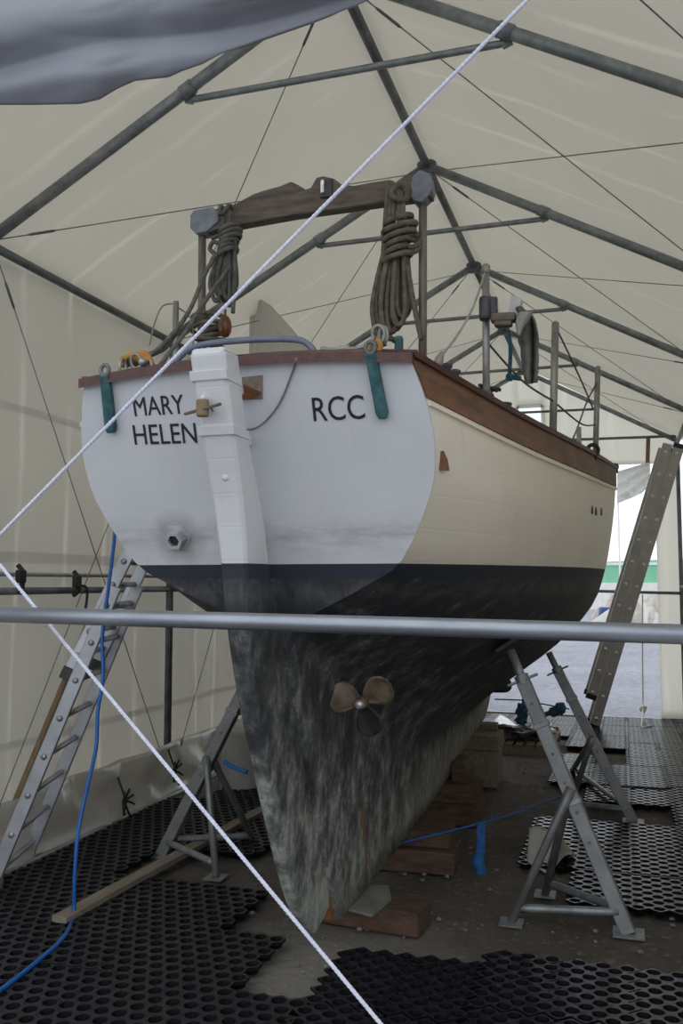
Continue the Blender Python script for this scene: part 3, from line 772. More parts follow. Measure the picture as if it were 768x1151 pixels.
for (xt, yt, xb, yb) in ((227.5, 258, 226.5, 412), (475.5, 226, 475, 425)):
    bm = B(); tube(bm, [g(xb, yb)-V((0, 0, .06)), g(xt, yt)], .0165, 14); po = obj('gallows_post', bm, M['postwood'], gal, smooth=True)
bm = B(); box(bm, g(370, 216)-V((0, .036, 0)), (.05, .012, .075)); obj('sheave_box', bm, M['lamp'], gal, bevel=.003)
bm = B(); box(bm, g(366.5, 215)-V((0, .044, 0)), (.016, .012, .055)); obj('sheave', bm, M['zinc'], gal, bevel=.003)
for x in (471, 479):
    bm = B(); beam(bm, g(x, 412)+V((0, -.02, -.05)), g(x, 402)+V((0, -.02, 0)), .02, .03, (0, 1, 0)); obj('post_socket', bm, M['plate'], gal, bevel=.004)

# stanchions on the starboard and port rails
def sheer_at(px, sgn=1):
    """point of the rail whose projection has this x"""
    best = None
    for i in range(len(SHEER)-1):
        for k in range(8):
            p = SHEER[i].lerp(SHEER[i+1], k/8)
            if sgn < 0: p = mir(p)
            d = p-CAM; x = CX+FPX*d.dot(Rv)/d.dot(Fv)
            if p.y > 7.2: continue
            if best is None or abs(x-px) < best[0]: best = (abs(x-px), p)
    return best[1]
stn_top = []
for (xb, xt, yt, r) in ((553, 547.5, 299, .0165), (626, 625.5, 363, .0165), (673, 673, 413, .0155)):
    p = sheer_at(xb); tpnt = onY(xt, yt, p.y)
    inb = V((-.02, 0, 0))
    bm = B(); tube(bm, [p+inb-V((0, 0, .05)), tpnt+inb*.2], r*p.y/3.9 if p.y < 3.9 else r, 12)
    s_ = obj('stanchion', bm, M['stan'], yacht, smooth=True); ORI[s_] = V(ROOT)
    bm = B(); lathe(bm, p+inb, (0, 0, 1), [(.0, .028), (.012, .028), (.02, .02), (.05, .019)], 12); obj('socket', bm, M['darksteel'], s_, smooth=True)
    bm = B(); lathe(bm, tpnt+inb*.2, (0, 0, 1), [(-.03, r*.98), (.0, r*.98), (.008, r*.5)], 12); obj('cap', bm, M['stan'], s_, smooth=True)
    stn_top.append((p+inb, tpnt))
pp = mir(sheer_at(553)); pq = onY(198, 339, pp.y)
pp = V((onY(197, 399, pp.y).x, pp.y, pp.z))
bm = B(); tube(bm, [pp-V((0, 0, .05)), pq], .0125, 12); s_ = obj('stanchion', bm, M['stan'], yacht, smooth=True); ORI[s_] = V(ROOT)
bm = B(); tube(bm, crom([pq+V((-.0, 0, -.01)), pq+V((-.05, -.02, -.02)), pq+V((-.07, -.05, -.10)), pq+V((-.075, -.08, -.2))], 5), .003, 6); obj('wire_strop', bm, M['wire'], s_)
bm = B(); tube(bm, crom([pq+V((.0, 0, -.02)), pq+V((.05, .02, -.06)), pq+V((.07, .02, -.12)), pq+V((.08, .0, -.2))], 5), .0035, 6); obj('wire_strop', bm, M['wire'], s_)
# lifelines
def lerpz(s, k): return s[0].lerp(s[1], k)
s1, s2, s3 = stn_top
LL = [crom([onY(546, 304, s1[1].y), onY(532, 345, 3.1), onY(514, 377, 2.98), onY(498, 398, 2.88), onY(491, 408, 2.83)], 6),
      crom([lerpz(s1, .45), lerpz(s1, .45).lerp(lerpz(s2, .32), .5)-V((0, 0, .03)), lerpz(s2, .32)], 8),
      crom([lerpz(s2, .32), lerpz(s2, .25).lerp(lerpz(s3, .40), .6)-V((0, 0, .03)), lerpz(s3, .38)], 8),
      crom([lerpz(s2, .96), lerpz(s2, .9).lerp(lerpz(s3, .9), .5)-V((0, 0, .10)), lerpz(s3, .55)+V((-.02, 0, 0))], 8),
      crom([lerpz(s3, .85), lerpz(s3, .6)-V((.05, .1, 0)), lerpz(s3, .15)-V((.12, .2, 0)), lerpz(s3, .05)-V((.2, .2, -.02))], 8)]
for i, L in enumerate(LL):
    bm = B(); tube(bm, L, .0045 if i == 0 else .0045, 6); obj('lifeline', bm, (M['palecloth'] if i == 0 else M['grrope']), yacht, smooth=True)
p = sheer_at(490); q = onY(500, 406, p.y)
bm = B(); tube(bm, [p, p+V((.0, .05, .05)), onY(497, 397, p.y+.1)], [.01, .016, .008], 8); obj('rigging_screw', bm, M['stan'], yacht, smooth=True)
# deck gear peeping over the bulwark
def winch(p, r, h, mat=M['lamp']):
    bm = B(); lathe(bm, p, (0, 0, 1), [(-.06, r), (0, r), (h*.15, r*.72), (h*.7, r*.66), (h*.85, r*.95), (h, r*.95), (h*1.08, r*.5)], 14); return obj('winch', bm, mat, yacht, smooth=True)
for (x, y, r, h) in ((512, 437, .026, .055), (523, 438, .022, .055)):
    p = sheer_at(x); winch(p+V((-.035, 0, .012)), r, h)
p = sheer_at(562); winch(p+V((-.05, 0, .02)), .034, .06)
bm = B()
for a in range(10): tube(bm, [p+V((-.05, 0, .085)), p+V((-.05+.055*math.cos(a*.63), .055*math.sin(a*.63), .07+.012*math.sin(a*2)))], .007, 6)
obj('winch_handle', bm, M['black'], yacht)
p = sheer_at(577); winch(p+V((-.04, 0, .0)), .04, .05)
for (x, s) in ((667, .85), (694, .6)):
    p = sheer_at(min(x, 690)); 
    if x > 680: p = SHEER[int(4.1*NS)]
    bm = B(); tube(bm, [p+V((.032*math.cos(a)*s, .01*math.cos(a), .04*s+.035*math.sin(a)*s)) for a in [2*PI*k/14 for k in range(14)]], .013*s, 8, closed=True); tube(bm, [p-V((0, 0, .02)), p+V((0, 0, .03*s))], .02, 8); obj('fairlead', bm, M['black'], yacht, smooth=True)
p = onY(651, 489, 4.6); bm = B(); tube(bm, [p-V((0, 0, .12)), p+V((0, 0, .04))], .012, 8); obj('vent_pipe', bm, M['stan'], yacht)
# scuppers, hull openings and a bare chip
for (x, y) in ((628, 513), (655, 527)):
    bm = B(); q = sheer_at(x)-V((-.011, 0, .10)); box(bm, q, (.012, .10, .022)); obj('scupper', bm, M['black'], yacht)
def hull_pt(x, y, Y0, Y1):
    """where the pixel ray meets the starboard side"""
    best = None
    for i in range(len(rows)-1):
        for j in range(half-1):
            for (a, b) in ((0, 0), (.5, .5), (.25, .75), (.75, .25), (.5, 0), (0, .5)):
                p = rows[i][j].lerp(rows[i+1][j], a).lerp(rows[i][j+1].lerp(rows[i+1][j+1], a), b)
                if not (Y0 < p.y < Y1): continue
                d = p-CAM; px = CX+FPX*d.dot(Rv)/d.dot(Fv); py = CY-FPX*d.dot(Uv)/d.dot(Fv)
                e_ = (px-x)**2+(py-y)**2
                if best is None or e_ < best[0]: best = (e_, p)
    return best[1]
for (x, y) in ((665, 572), (671, 575), (675.5, 576)):
    q = hull_pt(x, y, 3.5, 6.6); bm = B(); lathe(bm, q, (1, -.12, 0), [(-.02, .022), (.004, .022), (.005, .017)], 14); obj('hull_vent', bm, M['lamp'], yacht)
q = hull_pt(498, 520, 2.6, 5); bm = B(); prism(bm, [q+V((.006, -.03, .03)), q+V((.012, .09, -.02)), q+V((.008, -.02, -.03))], (-.02, 0, 0)); obj('bare_chip', bm, M['blockwood'], yacht)

# propeller on the starboard quarter
PC = onY(408, 789, 3.42)
bm = B(); 
sh_end = PC+V((-.02, .75, .10)); tube(bm, [PC+V((0, .05, 0)), sh_end], .016, 10)
pr = obj('propeller', bm, M['prop'], yacht, smooth=True); ORI[pr] = V(ROOT)
bm = B(); lathe(bm, PC, (0, -1, -.05), [(-.06, .026), (.03, .026), (.05, .018), (.055, .005)], 14); obj('hub', bm, M['prop'], pr, smooth=True)
bm = B(); lathe(bm, PC, (0, -1, -.05), [(.045, .019), (.062, .018), (.07, .010)], 14); obj('anode', bm, M['zinc'], pr, smooth=True)
M['propshade'] = simple('shaded_bronze', (.022, .021, .018), (.055, .05, .04), .7, 0, 14)  # darker copy of the propeller bronze, shade of the lowest blade put into colour
for ang in (math.radians(168), math.radians(34), math.radians(-70)):
    bm = B(); rad = V((math.cos(ang), 0, math.sin(ang))); tan = V((-math.sin(ang), 0, math.cos(ang)))
    def bl(u, w):
        r = .015+.12*u; wd = .012+.066*math.sin(PI*min(u*.92+.03, 1))**.8*(.35+.65*u)**.6
        if u > .93: wd *= (1-u)/.07*.75+.05
        k = (w-.5)*2; pit = .55-.25*u
        return PC+rad*r+tan*(k*wd*math.cos(pit))+V((0, k*wd*math.sin(pit)*-1-.012*k*k, 0))
    grid(bm, bl, 14, 8); o = obj('blade', bm, M['propshade' if ang < 0 else 'prop'], pr, smooth=True); md = o.modifiers.new('t', 'SOLIDIFY'); md.thickness = .006; md.offset = 0

# ------------------------------------------------------------------ ropes on the gallows
def coil(name, x0, ytop, ybot, spread, nl, wrap, lab, Y=GY-.07, mat='rope', r=.0105):
    t_ = thing(name, onY(x0, ybot, Y), lab, 'rope')
    bm = B(); random.seed(len(lab))
    for i in range(nl):
        u = (i/(nl-1)-.5)*2
        yb = ybot-random.uniform(0, 34); xt = x0+2+u*spread*.35; xb = x0-4+u*spread
        dp = Y+random.uniform(-.035, .03)
        hw = 4+random.uniform(0, 3)
        P = [onY(xt-2, wrap[0]+4, dp), onY(xb-hw, (wrap[1]+yb)/2, dp-.012), onY(xb-hw*.9, yb-10, dp-.01), onY(xb, yb, dp), onY(xb+hw*.9, yb-10, dp+.01), onY(xb+hw, (wrap[1]+yb)/2, dp+.012), onY(xt+2, wrap[0]+4, dp)]
        tube(bm, crom(P, 6), r, 8)
    obj('hanging_loops', bm, M[mat], t_, smooth=True)
    bm = B(); n = 6
    for i in range(n):
        y = wrap[0]+(wrap[1]-wrap[0])*i/(n-1); w = spread*(.95+.25*math.sin(i*1.3))
        c_ = onY(x0+3+math.sin(i)*1.5, y, Y); k = (onY(x0+1, y, Y)-onY(x0, y, Y)).length
        tube(bm, [c_+V((math.cos(a)*w*k, math.sin(a)*.055, (math.sin(a*1)*3+4*math.cos(a))*k)) for a in [2*PI*j/18 for j in range(18)]], r*1.08, 8, closed=True)
    obj('turns', bm, M[mat], t_, smooth=True)
    return t_
c1 = coil('rope_coil', 445, 205, 385, 15, 9, (248, 290), 'bulky coil of brown rope hanging from the right end of the wooden gallows')
bm = B()
for (pts) in ([(441, 206), (437, 209), (434, 240), (430, 300), (424, 350), (420, 378), (424, 388), (434, 386)], [(444, 206), (440, 212), (438, 250), (433, 320), (428, 360), (426, 392)],
              [(452, 215), (446, 212), (444, 222), (442, 250)], [(452, 215), (453, 235), (452, 250)], [(448, 214), (449, 236), (449, 252)], [(458, 300), (465, 340), (474, 382)], [(447, 385), (446, 395), (443, 410)]):
    tube(bm, crom([onY(*p, GY-.075) for p in pts], 5), .0105, 8)
obj('standing_parts', bm, M['rope'], c1, smooth=True)
bm = B(); k_ = onY(450, 216, GY-.09)
tube(bm, [k_+V((.035*math.cos(a), -.01*math.sin(2*a), .03*math.sin(a))) for a in [2*PI*j/14 for j in range(14)]], .0125, 8, closed=True)
obj('hitch', bm, M['rope'], c1, smooth=True)
for yq in (262, 268):
    bm = B(); tube(bm, crom([onY(455, yq, GY-.08), onY(464, yq+2, GY-.05), onY(472, yq+4, GY-.0), onY(468, yq+14, GY-.05), onY(457, yq+16, GY-.08)], 5), .0105, 8); obj('post_turn', bm, M['rope'], c1, smooth=True)
c2 = coil('rope_coil', 255, 236, 348, 8, 6, (258, 284), 'smaller coil of grey rope hanging from the left end of the wooden gallows', mat='grrope', r=.009)
bm = B()
for pts in ([(252, 238), (251, 262), (249, 300), (246, 340)], [(259, 238), (258, 262), (258, 300), (258, 345)], [(263, 262), (264, 300), (262, 352)], [(248, 275), (240, 272), (236, 280), (243, 286)], [(246, 265), (238, 268)]):
    tube(bm, crom([onY(*p, GY-.08) for p in pts], 5), .009, 8)
tube(bm, [onY(255, 236+4, GY-.04)+V((.02*math.cos(a), .06*math.sin(a), .0+.03*math.cos(a*2))) for a in [2*PI*j/14 for j in range(14)]], .009, 8, closed=True)
obj('standing_parts', bm, M['grrope'], c2, smooth=True)
bl_ = onY(253, 367, GY-.08)
t_ = thing('pulley_block', bl_, 'brown varnished wooden pulley block hanging under the left rope coil', 'pulley')
bm = B(); ico(bm, bl_, .045, 2, (.62, .7, 1.05)); obj('cheek', bm, M['blockwood'], t_, smooth=True)
bm = B(); tube(bm, [bl_+V((.0, -.034, .03)), bl_+V((0, -.036, -.03))], .006, 6); tube(bm, [bl_+V((0, 0, .04)), bl_+V((0, 0, .07))], .006, 6); obj('strop', bm, M['rope'], t_)
# turns of rope round the foot of the left gallows post
pc = onY(233, 383, GY); t_ = thing('rope_turns', pc, 'thick turns of grey rope wrapped round the foot of the left gallows post', 'rope')
bm = B()
for i in range(9):
    z = pc.z-.06+.016*i+.02*(i == 8); R_ = .040+.012*math.sin(i*1.9)+(.012 if i > 6 else 0)
    tube(bm, [V((pc.x+.01+R_*math.cos(a)*1.25, pc.y-.005+R_*math.sin(a), z+.012*math.cos(a+i))) for a in [2*PI*j/18 for j in range(18)]], .0095, 8, closed=True)
obj('turns', bm, M['rope'], t_, smooth=True)
# lines led from the coil out to the port quarter
def line(name, pts, Ys, r, mat, lab, cat='rope', group=None):
    n = len(pts); bm = B()
    P = [onY(*p, Ys[0]+(Ys[1]-Ys[0])*i/(n-1)) for i, p in enumerate(pts)]
    tube(bm, crom(P, 6), r, 8); return tag(obj(name, bm, M[mat], smooth=True), lab, cat, group)
line('mooring_line', [(247, 281), (232, 305), (215, 345), (200, 368), (178, 392), (152, 410)], (GY-.09, 2.72), .0085, 'grrope', 'upper of the two grey ropes slanting from left rope coil down to the port quarter')
line('mooring_line', [(258, 300), (240, 325), (222, 352), (205, 378), (190, 397), (180, 411)], (GY-.10, 2.72), .0085, 'grrope', 'lower of the two grey ropes slanting from left rope coil down to the stern rail')
line('mooring_line', [(142, 410), (160, 402), (185, 391), (196, 376), (210, 366), (224, 356)], (2.70, 3.1), .011, 'grrope', 'thick grey rope lying up from the port chainplate beside the left gallows post')
# short end spliced near starboard chainplate
line('mooring_line', [(418, 392), (428, 386), (436, 380), (446, 384), (450, 392)], (2.70, 3.2), .011, 'rope', 'brown rope end bent over the stern rail above the starboard chainplate')
p = onY(152, 407, 2.70)
t_ = thing('orange_strop', p, 'orange webbing strop bundled on the port end of the stern rail', 'strop')
bm = B()
for i in range(4): tube(bm, crom([p+V((-.05, 0, -.01+.008*i)), p+V((-.01, -.02, .018)), p+V((.04, 0, .012*i-.01)), p+V((.065, .01, -.02))], 4), .011, 6)
obj('webbing', bm, M['orange'], t_, smooth=True)
bm = B(); ico(bm, p+V((.045, -.03, -.01)), .016, 1); obj('grey_bead', bm, M['alu'], t_, smooth=True)
p = onY(421, 390, 2.66)
bm = B(); tube(bm, [p+V((.02*math.cos(a), 0, .022*math.sin(a))) for a in [2*PI*k/12 for k in range(12)]], .009, 8, closed=True)
tag(obj('orange_strop', bm, M['orange'], smooth=True), 'small orange loop tied at the starboard chainplate', 'strop')
p = onY(115, 426, 2.70); bm = B(); ico(bm, p, .035, 2, (1, .6, .35)); obj('mooring_pad', bm, M['lamp'], yacht, smooth=True)

# boxed lamp and cloth on the first starboard stanchion
s1p = s1[0].lerp(s1[1], .78); Y1 = s1p.y
lampb = thing('lifebuoy_light', onY(547, 349, Y1-.03), 'dark grey boxed light clamped near the top of the first starboard stanchion', 'light')
bm = B(); box(bm, onY(545, 347, Y1-.05), (.040, .05, .088), rotz(.2)); obj('casing', bm, M['lamp'], lampb, bevel=.012)
bm = B(); box(bm, onY(554, 345, Y1-.02), (.035, .04, .07), rotz(.2)); obj('bracket', bm, M['lamp'], lampb, bevel=.008)
bm = B(); beam(bm, onY(552, 358, Y1-.03), onY(580, 357, Y1-.03), .05, .03); beam(bm, onY(556, 364, Y1-.03), onY(576, 363, Y1-.03), .04, .025); obj('arm', bm, M['greywood'], lampb, bevel=.006)
bm = B(); prism(bm, [onY(*q, Y1-.03) for q in ((575, 331), (587, 335), (583, 357), (571, 352))], (0, .04, 0)); obj('board', bm, M['card'], lampb, bevel=.003)
outl = [((578, 345), (586, 345)), ((578, 356), (597, 352)), ((580, 368), (602, 358)), ((582, 378), (605, 372)), ((586, 390), (606, 388)), ((588, 405), (606, 405)), ((590, 420), (605, 420)), ((592, 432), (603, 430))]
def clo(u, w):
    k = u*(len(outl)-1); i = min(int(k), len(outl)-2); f_ = k-i
    a_ = [outl[i][0][j]+(outl[i+1][0][j]-outl[i][0][j])*f_ for j in (0, 1)]; b_ = [outl[i][1][j]+(outl[i+1][1][j]-outl[i][1][j])*f_ for j in (0, 1)]
    x = a_[0]+(b_[0]-a_[0])*w+1.2*noise.noise(V((u*9, w*2, 0))); y = a_[1]+(b_[1]-a_[1])*w
    return onY(x, y, Y1-.02+.035*math.sin(w*9+u*3)+.02*noise.noise(V((u*6, w*4, 1))))
bm = B(); grid(bm, clo, 40, 16); o = obj('hanging_cloth', bm, M['cloth'], smooth=True); md = o.modifiers.new('t', 'SOLIDIFY'); md.thickness = .006
tag(o, 'crumpled grey-green cloth draped from the arm on the first starboard stanchion', 'cloth')
def clo2(u, w):
    a_, b_ = ((580+3*u, 352+25*u)), ((598-13*u, 350+27*u))
    return onY(a_[0]+(b_[0]-a_[0])*w, a_[1]+(b_[1]-a_[1])*w, Y1-.075+.015*math.sin(w*6+u*4))
bm = B(); grid(bm, clo2, 14, 8); o = obj('hanging_cloth', bm, M['palecloth'], smooth=True); md = o.modifiers.new('t', 'SOLIDIFY'); md.thickness = .006
tag(o, 'pale grey rag folded over the darker cloth by the stanchion', 'cloth')
# blue line hanging from the ridge beyond the boat
line('blue_line', [(572, 372), (574, 392), (573, 420), (573, 425)], (9.7, 9.7), .022, 'tealcloth', 'blue rope hanging straight down from the far ridge joint', 'rope')
t_ = thing('blue_knot', onY(575, 424, 9.7), 'blue knotted bundle on the far collar tie under the ridge', 'rope')
bm = B(); ico(bm, onY(573, 424, 9.7), .045, 2, rough=.4); tube(bm, [onY(575, 424, 9.7), onY(586, 425.5, 9.7)], .028, 8); obj('knot', bm, M['tealcloth'], t_, smooth=True)
# canvas hanging behind the gallows at the left
cv = [(283, 322), (281, 345), (280, 390), (279, 430)], [(284, 322), (305, 345), (330, 372), (365, 415)]
def cvf(u, w):
    k = u*3; i = min(int(k), 2); f_ = k-i
    a_ = [cv[0][i][j]+(cv[0][i+1][j]-cv[0][i][j])*f_ for j in (0, 1)]; b_ = [cv[1][i][j]+(cv[1][i+1][j]-cv[1][i][j])*f_ for j in (0, 1)]
    return onY(a_[0]+(b_[0]-a_[0])*w, a_[1]+(b_[1]-a_[1])*w, 6.2+.1*math.sin(w*7+u))
bm = B(); grid(bm, cvf, 20, 14); o = obj('hanging_sheet', bm, M['canvas'], smooth=True); md = o.modifiers.new('t', 'SOLIDIFY'); md.thickness = .006
tag(o, 'triangular off-white fabric sheet hanging from a rafter behind the yacht', 'sheet')

# ------------------------------------------------------------------ timbers under the keel
def timber(name, cx, cy, z0, sx, sy, sz, rot, mat, lab, cat='timber', group='timber blocks under the keel', top=None):
    bm = B(); box(bm, (cx, cy, z0+sz/2), (sx, sy, sz), rotz(rot))
    for v_ in bm.verts: v_.co += V((random.uniform(-.006, .006), random.uniform(-.006, .006), 0))
    o = obj(name, bm, M[mat], origin=V((cx, cy, z0)), bevel=.008); return tag(o, lab, cat, group)
timber('timber_block', -1.10, 3.93, 0, .50, .20, .105, -.12, 'timber', 'reddish brown timber block under the heel of the keel, nearest the camera')
bm = B(); pl = [onz(385, 1022, .107), onz(418, 1031, .107), onz(440, 1012, .107), onz(437, 998, .107), onz(410, 997, .107)]
prism(bm, pl, (0, 0, .012)); tag(obj('packing_board', bm, M['slate']), 'thin grey-green packing board on the nearest timber block', 'board')
timber('timber_block', -1.13, 4.78, 0, .54, .30, .115, .04, 'timber', 'lower brown baulk of the second pile from the rudder under the keel')
timber('timber_block', -1.14, 4.82, .116, .50, .26, .085, .02, 'timber', 'upper brown plank of the second pile from the rudder under the keel')
timber('timber_block', -1.14, 5.75, 0, .52, .34, .13, .02, 'timber', 'bottom baulk of the third pile from the rudder under the keel')
timber('timber_block', -1.15, 5.75, .131, .50, .30, .115, -.03, 'timber', 'middle baulk of the third pile from the rudder under the keel')
bm = B()
ol = [(.142, 0), (.25, 0), (.25, .075), (.20, .125), (.142, .125)]
prism(bm, [V((-1.20+x, 5.66, .247+z)) for x, z in ol], (0, .26, 0)); tag(obj('timber_block', bm, M['timber'], origin=V((-1.2, 5.75, .242)), bevel=.006), 'chamfered topmost block of the third pile from the rudder under the keel', 'timber', 'timber blocks under the keel')
timber('timber_block', -1.13, 6.85, 0, .44, .36, .26, .03, 'timber2', 'big lower baulk of the farthest pile under the front of the keel')
timber('timber_block', -1.14, 6.87, .261, .48, .34, .11, -.02, 'timber2', 'upper pale baulk of the farthest pile under the front of the keel')
timber('timber_block', -1.12, 7.05, .371, .34, .16, .04, .05, 'timber2', 'small packing piece on the farthest pile under the keel')
# pad wedged under the forefoot
bm = B(); pc_ = [(552, 763), (566, 760), (576, 765), (577, 774), (572, 779), (553, 779)]
prism(bm, [onY(*q, 6.55) for q in pc_], (-.1, .22, 0)); tag(obj('hull_support_pad', bm, M['lamp'], bevel=.02), 'dark rounded support pad under the forward bilge above the keel front', 'pad')

# ------------------------------------------------------------------ boat stands
def stand(foot, b, c, top, lab, hull_n, sgn, pad=.14):
    foot, b, c, top = V(foot), V(b), V(c), V(top)
    t_ = thing('boat_stand', foot, lab, 'boat stand', 'tripod boat stands')
    d = (top-foot).normalized(); L = (top-foot).length
    up_ = V((0, 1, 0))
    bm = B(); beam(bm, foot+V((0, 0, .004)), foot+d*L*.86, .062, .062, up_); ml = obj('main_leg', bm, M['standsteel'], t_, bevel=.005)
    bm = B(); tube(bm, [foot+d*L*.80, top-d*.03], .021, 12); sc = obj('adjusting_tube', bm, M['steel'], t_, smooth=True)
    fl_ = foot+d*L*.865; x_, y_ = frame_of(d, up_)
    bm = B(); beam(bm, fl_-x_*.075, fl_+x_*.075, .03, .012, d); tube(bm, [fl_-d*.02, fl_+d*.025], .034, 12); obj('locking_nut', bm, M['steel'], t_, bevel=.003)
    # pad plate along the hull
    n_ = V(hull_n).normalized(); s_, u_ = frame_of(n_, V((0, 1, 0)))
    bm = B(); m = Matrix((s_, u_, n_)).transposed(); box(bm, top, (.12, pad, .022), m); obj('hull_pad', bm, M['black'], t_, bevel=.004)
    for k in (.30, .40, .50, .60, .70, .78):
        p = foot+d*L*k; bm = B(); lathe(bm, p-V((0, .031, 0)), (0, -1, 0), [(-.003, .008), (.003, .008)], 10); obj('bolt', bm, M['darksteel'], ml)
    j = foot+d*L*.47
    for q, f in ((b, -1), (c, 1)):
        e_ = j+V((0, f*.04, -.01)); dd = (q-e_)
        bm = B(); tube(bm, [e_-dd*.05, e_+dd*.08, e_+dd*.14, q+V((0, 0, .005))], [.022, .022, .019, .019], 10); lg = obj('rear_leg', bm, M['standsteel'], t_, smooth=True)
        bm = B(); box(bm, q+V((0, 0, .004)), (.10, .10, .008)); obj('foot_plate', bm, M['steel'], lg)
        p0 = e_.lerp(q, .88); p1 = foot+d*L*.075+V((0, f*.025, 0))
        dd = p1-p0
        bm = B(); tube(bm, [p0, p0+dd*.12, p0+dd*.88, p1], [.013, .018, .018, .013], 10); obj('brace', bm, M['steel'], t_, smooth=True)
    bm = B(); box(bm, foot+V((0, 0, .004)), (.13, .12, .008)); obj('foot_plate', bm, M['steel'], t_)
    ob = foot+d*L*.70; bm = B(); beam(bm, ob-d*.012, ob+d*.012, .072, .072, up_); obj('collar', bm, M['steel'], t_, bevel=.003)
    ob = foot+d*L*.43; bm = B(); beam(bm, ob-d*.012, ob+d*.012, .07, .07, up_); obj('collar', bm, M['steel'], t_, bevel=.003)
    return t_
stand(onz(707, 1050), onz(575, 1038), onz(613, 1006), onY(571, 724, 4.3), 'galvanised tripod boat stand propping the starboard bilge, nearer of the two on the right', (-.55, 0, .83), 1)
stand(onz(712, 924), onz(640, 912), onz(643, 868), onY(614.5, 728.5, 6.05), 'galvanised tripod boat stand on the right, farther one in front of the ladder', (-.63, 0, .78), 1, .16)
stand(onz(182, 962), onz(243, 987), onz(288, 951), onY(298, 728, 4.5), 'galvanised tripod boat stand behind the rudder on the port side', (.55, 0, .83), -1)
# blue strap between left stand and rudder
line('blue_strap', [(252, 856), (262, 862), (278, 868)], (4.5, 4.5), .012, 'bluestrap', 'short blue strap on the left boat stand behind the rudder', 'strap')

# ------------------------------------------------------------------ ladders
def ladder(name, fa, fb, dirv, L, n, mat, lab, webw, thk, rung_r, shoes, caps=False, ends=None, first=.12, cat='ladder'):
    """stiles rise from fa and fb along dirv"""
    t_ = thing(name, (V(fa)+V(fb))/2, lab, cat)
    d = V(dirv).normalized(); wv = (V(fb)-V(fa)).normalized(); nv = d.cross(wv).normalized()
    for p in (V(fa), V(fb)):
        bm = B(); beam(bm, p, p+d*L, thk, webw, nv); s_ = obj('stile', bm, mat, t_, bevel=.004)
        if shoes:
            bm = B(); beam(bm, p-d*.012, p+d*.05, thk+.012, webw+.012, nv); obj('foot', bm, M['black'], s_, bevel=.004)
        if caps:
            bm = B(); beam(bm, p+d*(L-.04), p+d*(L+.012), thk+.008, webw+.008, nv); obj('end_cap', bm, M['black'], s_, bevel=.004)
    for i in range(n):
        k = first+(L-first-.1)*i/(n-1); bm = B()
        a_, b_ = V(fa)+d*k-wv*(thk*.75), V(fb)+d*k+wv*(thk*.75)
        tube(bm, [a_, b_], rung_r, 10); obj('rung', bm, ends or mat, t_, smooth=True)
    return t_
# left : base section and fly section leaning on the port side
fa = onz(-16, 1012); fb = onz(27, 972)
fa = V((fa.x, fa.y, .01)); fb = V((fb.x, fb.y, .01))
tA = onY(140, 634, fa.y+.25)
dv = tA-fa; L1 = dv.length
ladder('extension_ladder', fa, fb, dv, L1*.93, 8, M['alu'], 'aluminium ladder leaning against the port side at the left, lower section', .065, .028, .015, True)
nrm = dv.normalized().cross((fb-fa).normalized()).normalized()
if nrm.z < 0: nrm = -nrm
f2 = onY(76, 762, fa.y+.16); off = V((0, 0, 0))
dv2 = onY(150, 611, fa.y+.33)-f2
ladder('extension_ladder', f2, f2+(fb-fa)*.92, dv2, dv2.length, 5, M['alu'], 'black-footed upper section of the aluminium ladder leaning at the left', .065, .028, .015, True)
bm = B(); tube(bm, [V((XL+.22, onX(0, 952, XL+.22).y, .02)), onY(5, 932, 4.05), onY(77, 757, 4.05), onY(100, 700, 4.05)], .019, 10)
tag(obj('wooden_pole', bm, M['polewood'], smooth=True), 'round brown wooden pole leaning behind the left ladder', 'pole')
# right : nested sections seen from the side
Yl = 10.6
g0 = onY(666, 819, Yl); g0.z = ground(Yl)+.02
g0 = V((onY(667, 815, Yl).x, Yl, ground(Yl)+.02))
tp_ = onY(764, 500, Yl-.1); dv = tp_-g0
wv = V((-.035, .37, 0))
lt = ladder('extension_ladder', g0, g0+wv, dv, dv.length, 13, M['ladgrey'], 'dull aluminium ladder at the far right doorway, main section', .115, .03, .021, True, True, M['alubright'])
nv = dv.normalized().cross(wv.normalized()).normalized()
if nv.x > 0: nv = -nv
dn = dv.normalized()
g1 = g0+dn*.32+nv*.122
ladder('extension_ladder', g1, g1+wv, dv, dv.length-.34, 12, M['ladgrey'], 'second section nested on the left face of the right doorway ladder', .105, .03, .021, True, False, M['alubright'], first=.07)

# ------------------------------------------------------------------ loose things on the floor
bm = B(); a, b = onz(66, 1034, .05), onz(300, 908, .05); beam(bm, a, b, .075, .03); tag(obj('plank', bm, M['plank'], origin=V(a), bevel=.004), 'long grey-brown plank lying on the mats at the left', 'plank')
hose = [onY(129, 590, 3.9), onY(128, 612, 3.85), onY(122, 660, 3.75), onY(115, 715, 3.7), onY(116, 760, 3.65), onY(110, 800, 3.6), onY(108, 840, 3.58), onY(97, 890, 3.55), onY(88, 935, 3.5), onY(84, 985, 3.48)]
hose += [onz(82, 1030, .045), onz(70, 1055, .045), onz(45, 1078, .045), onz(20, 1098, .045), onz(-10, 1120, .045), onz(-60, 1150, .045)]
bm = B(); tube(bm, crom(hose, 8), .0088, 10); tag(obj('hose', bm, M['hose'], smooth=True), 'bright blue hose hanging beside the left ladder and trailing over the mats', 'hose')
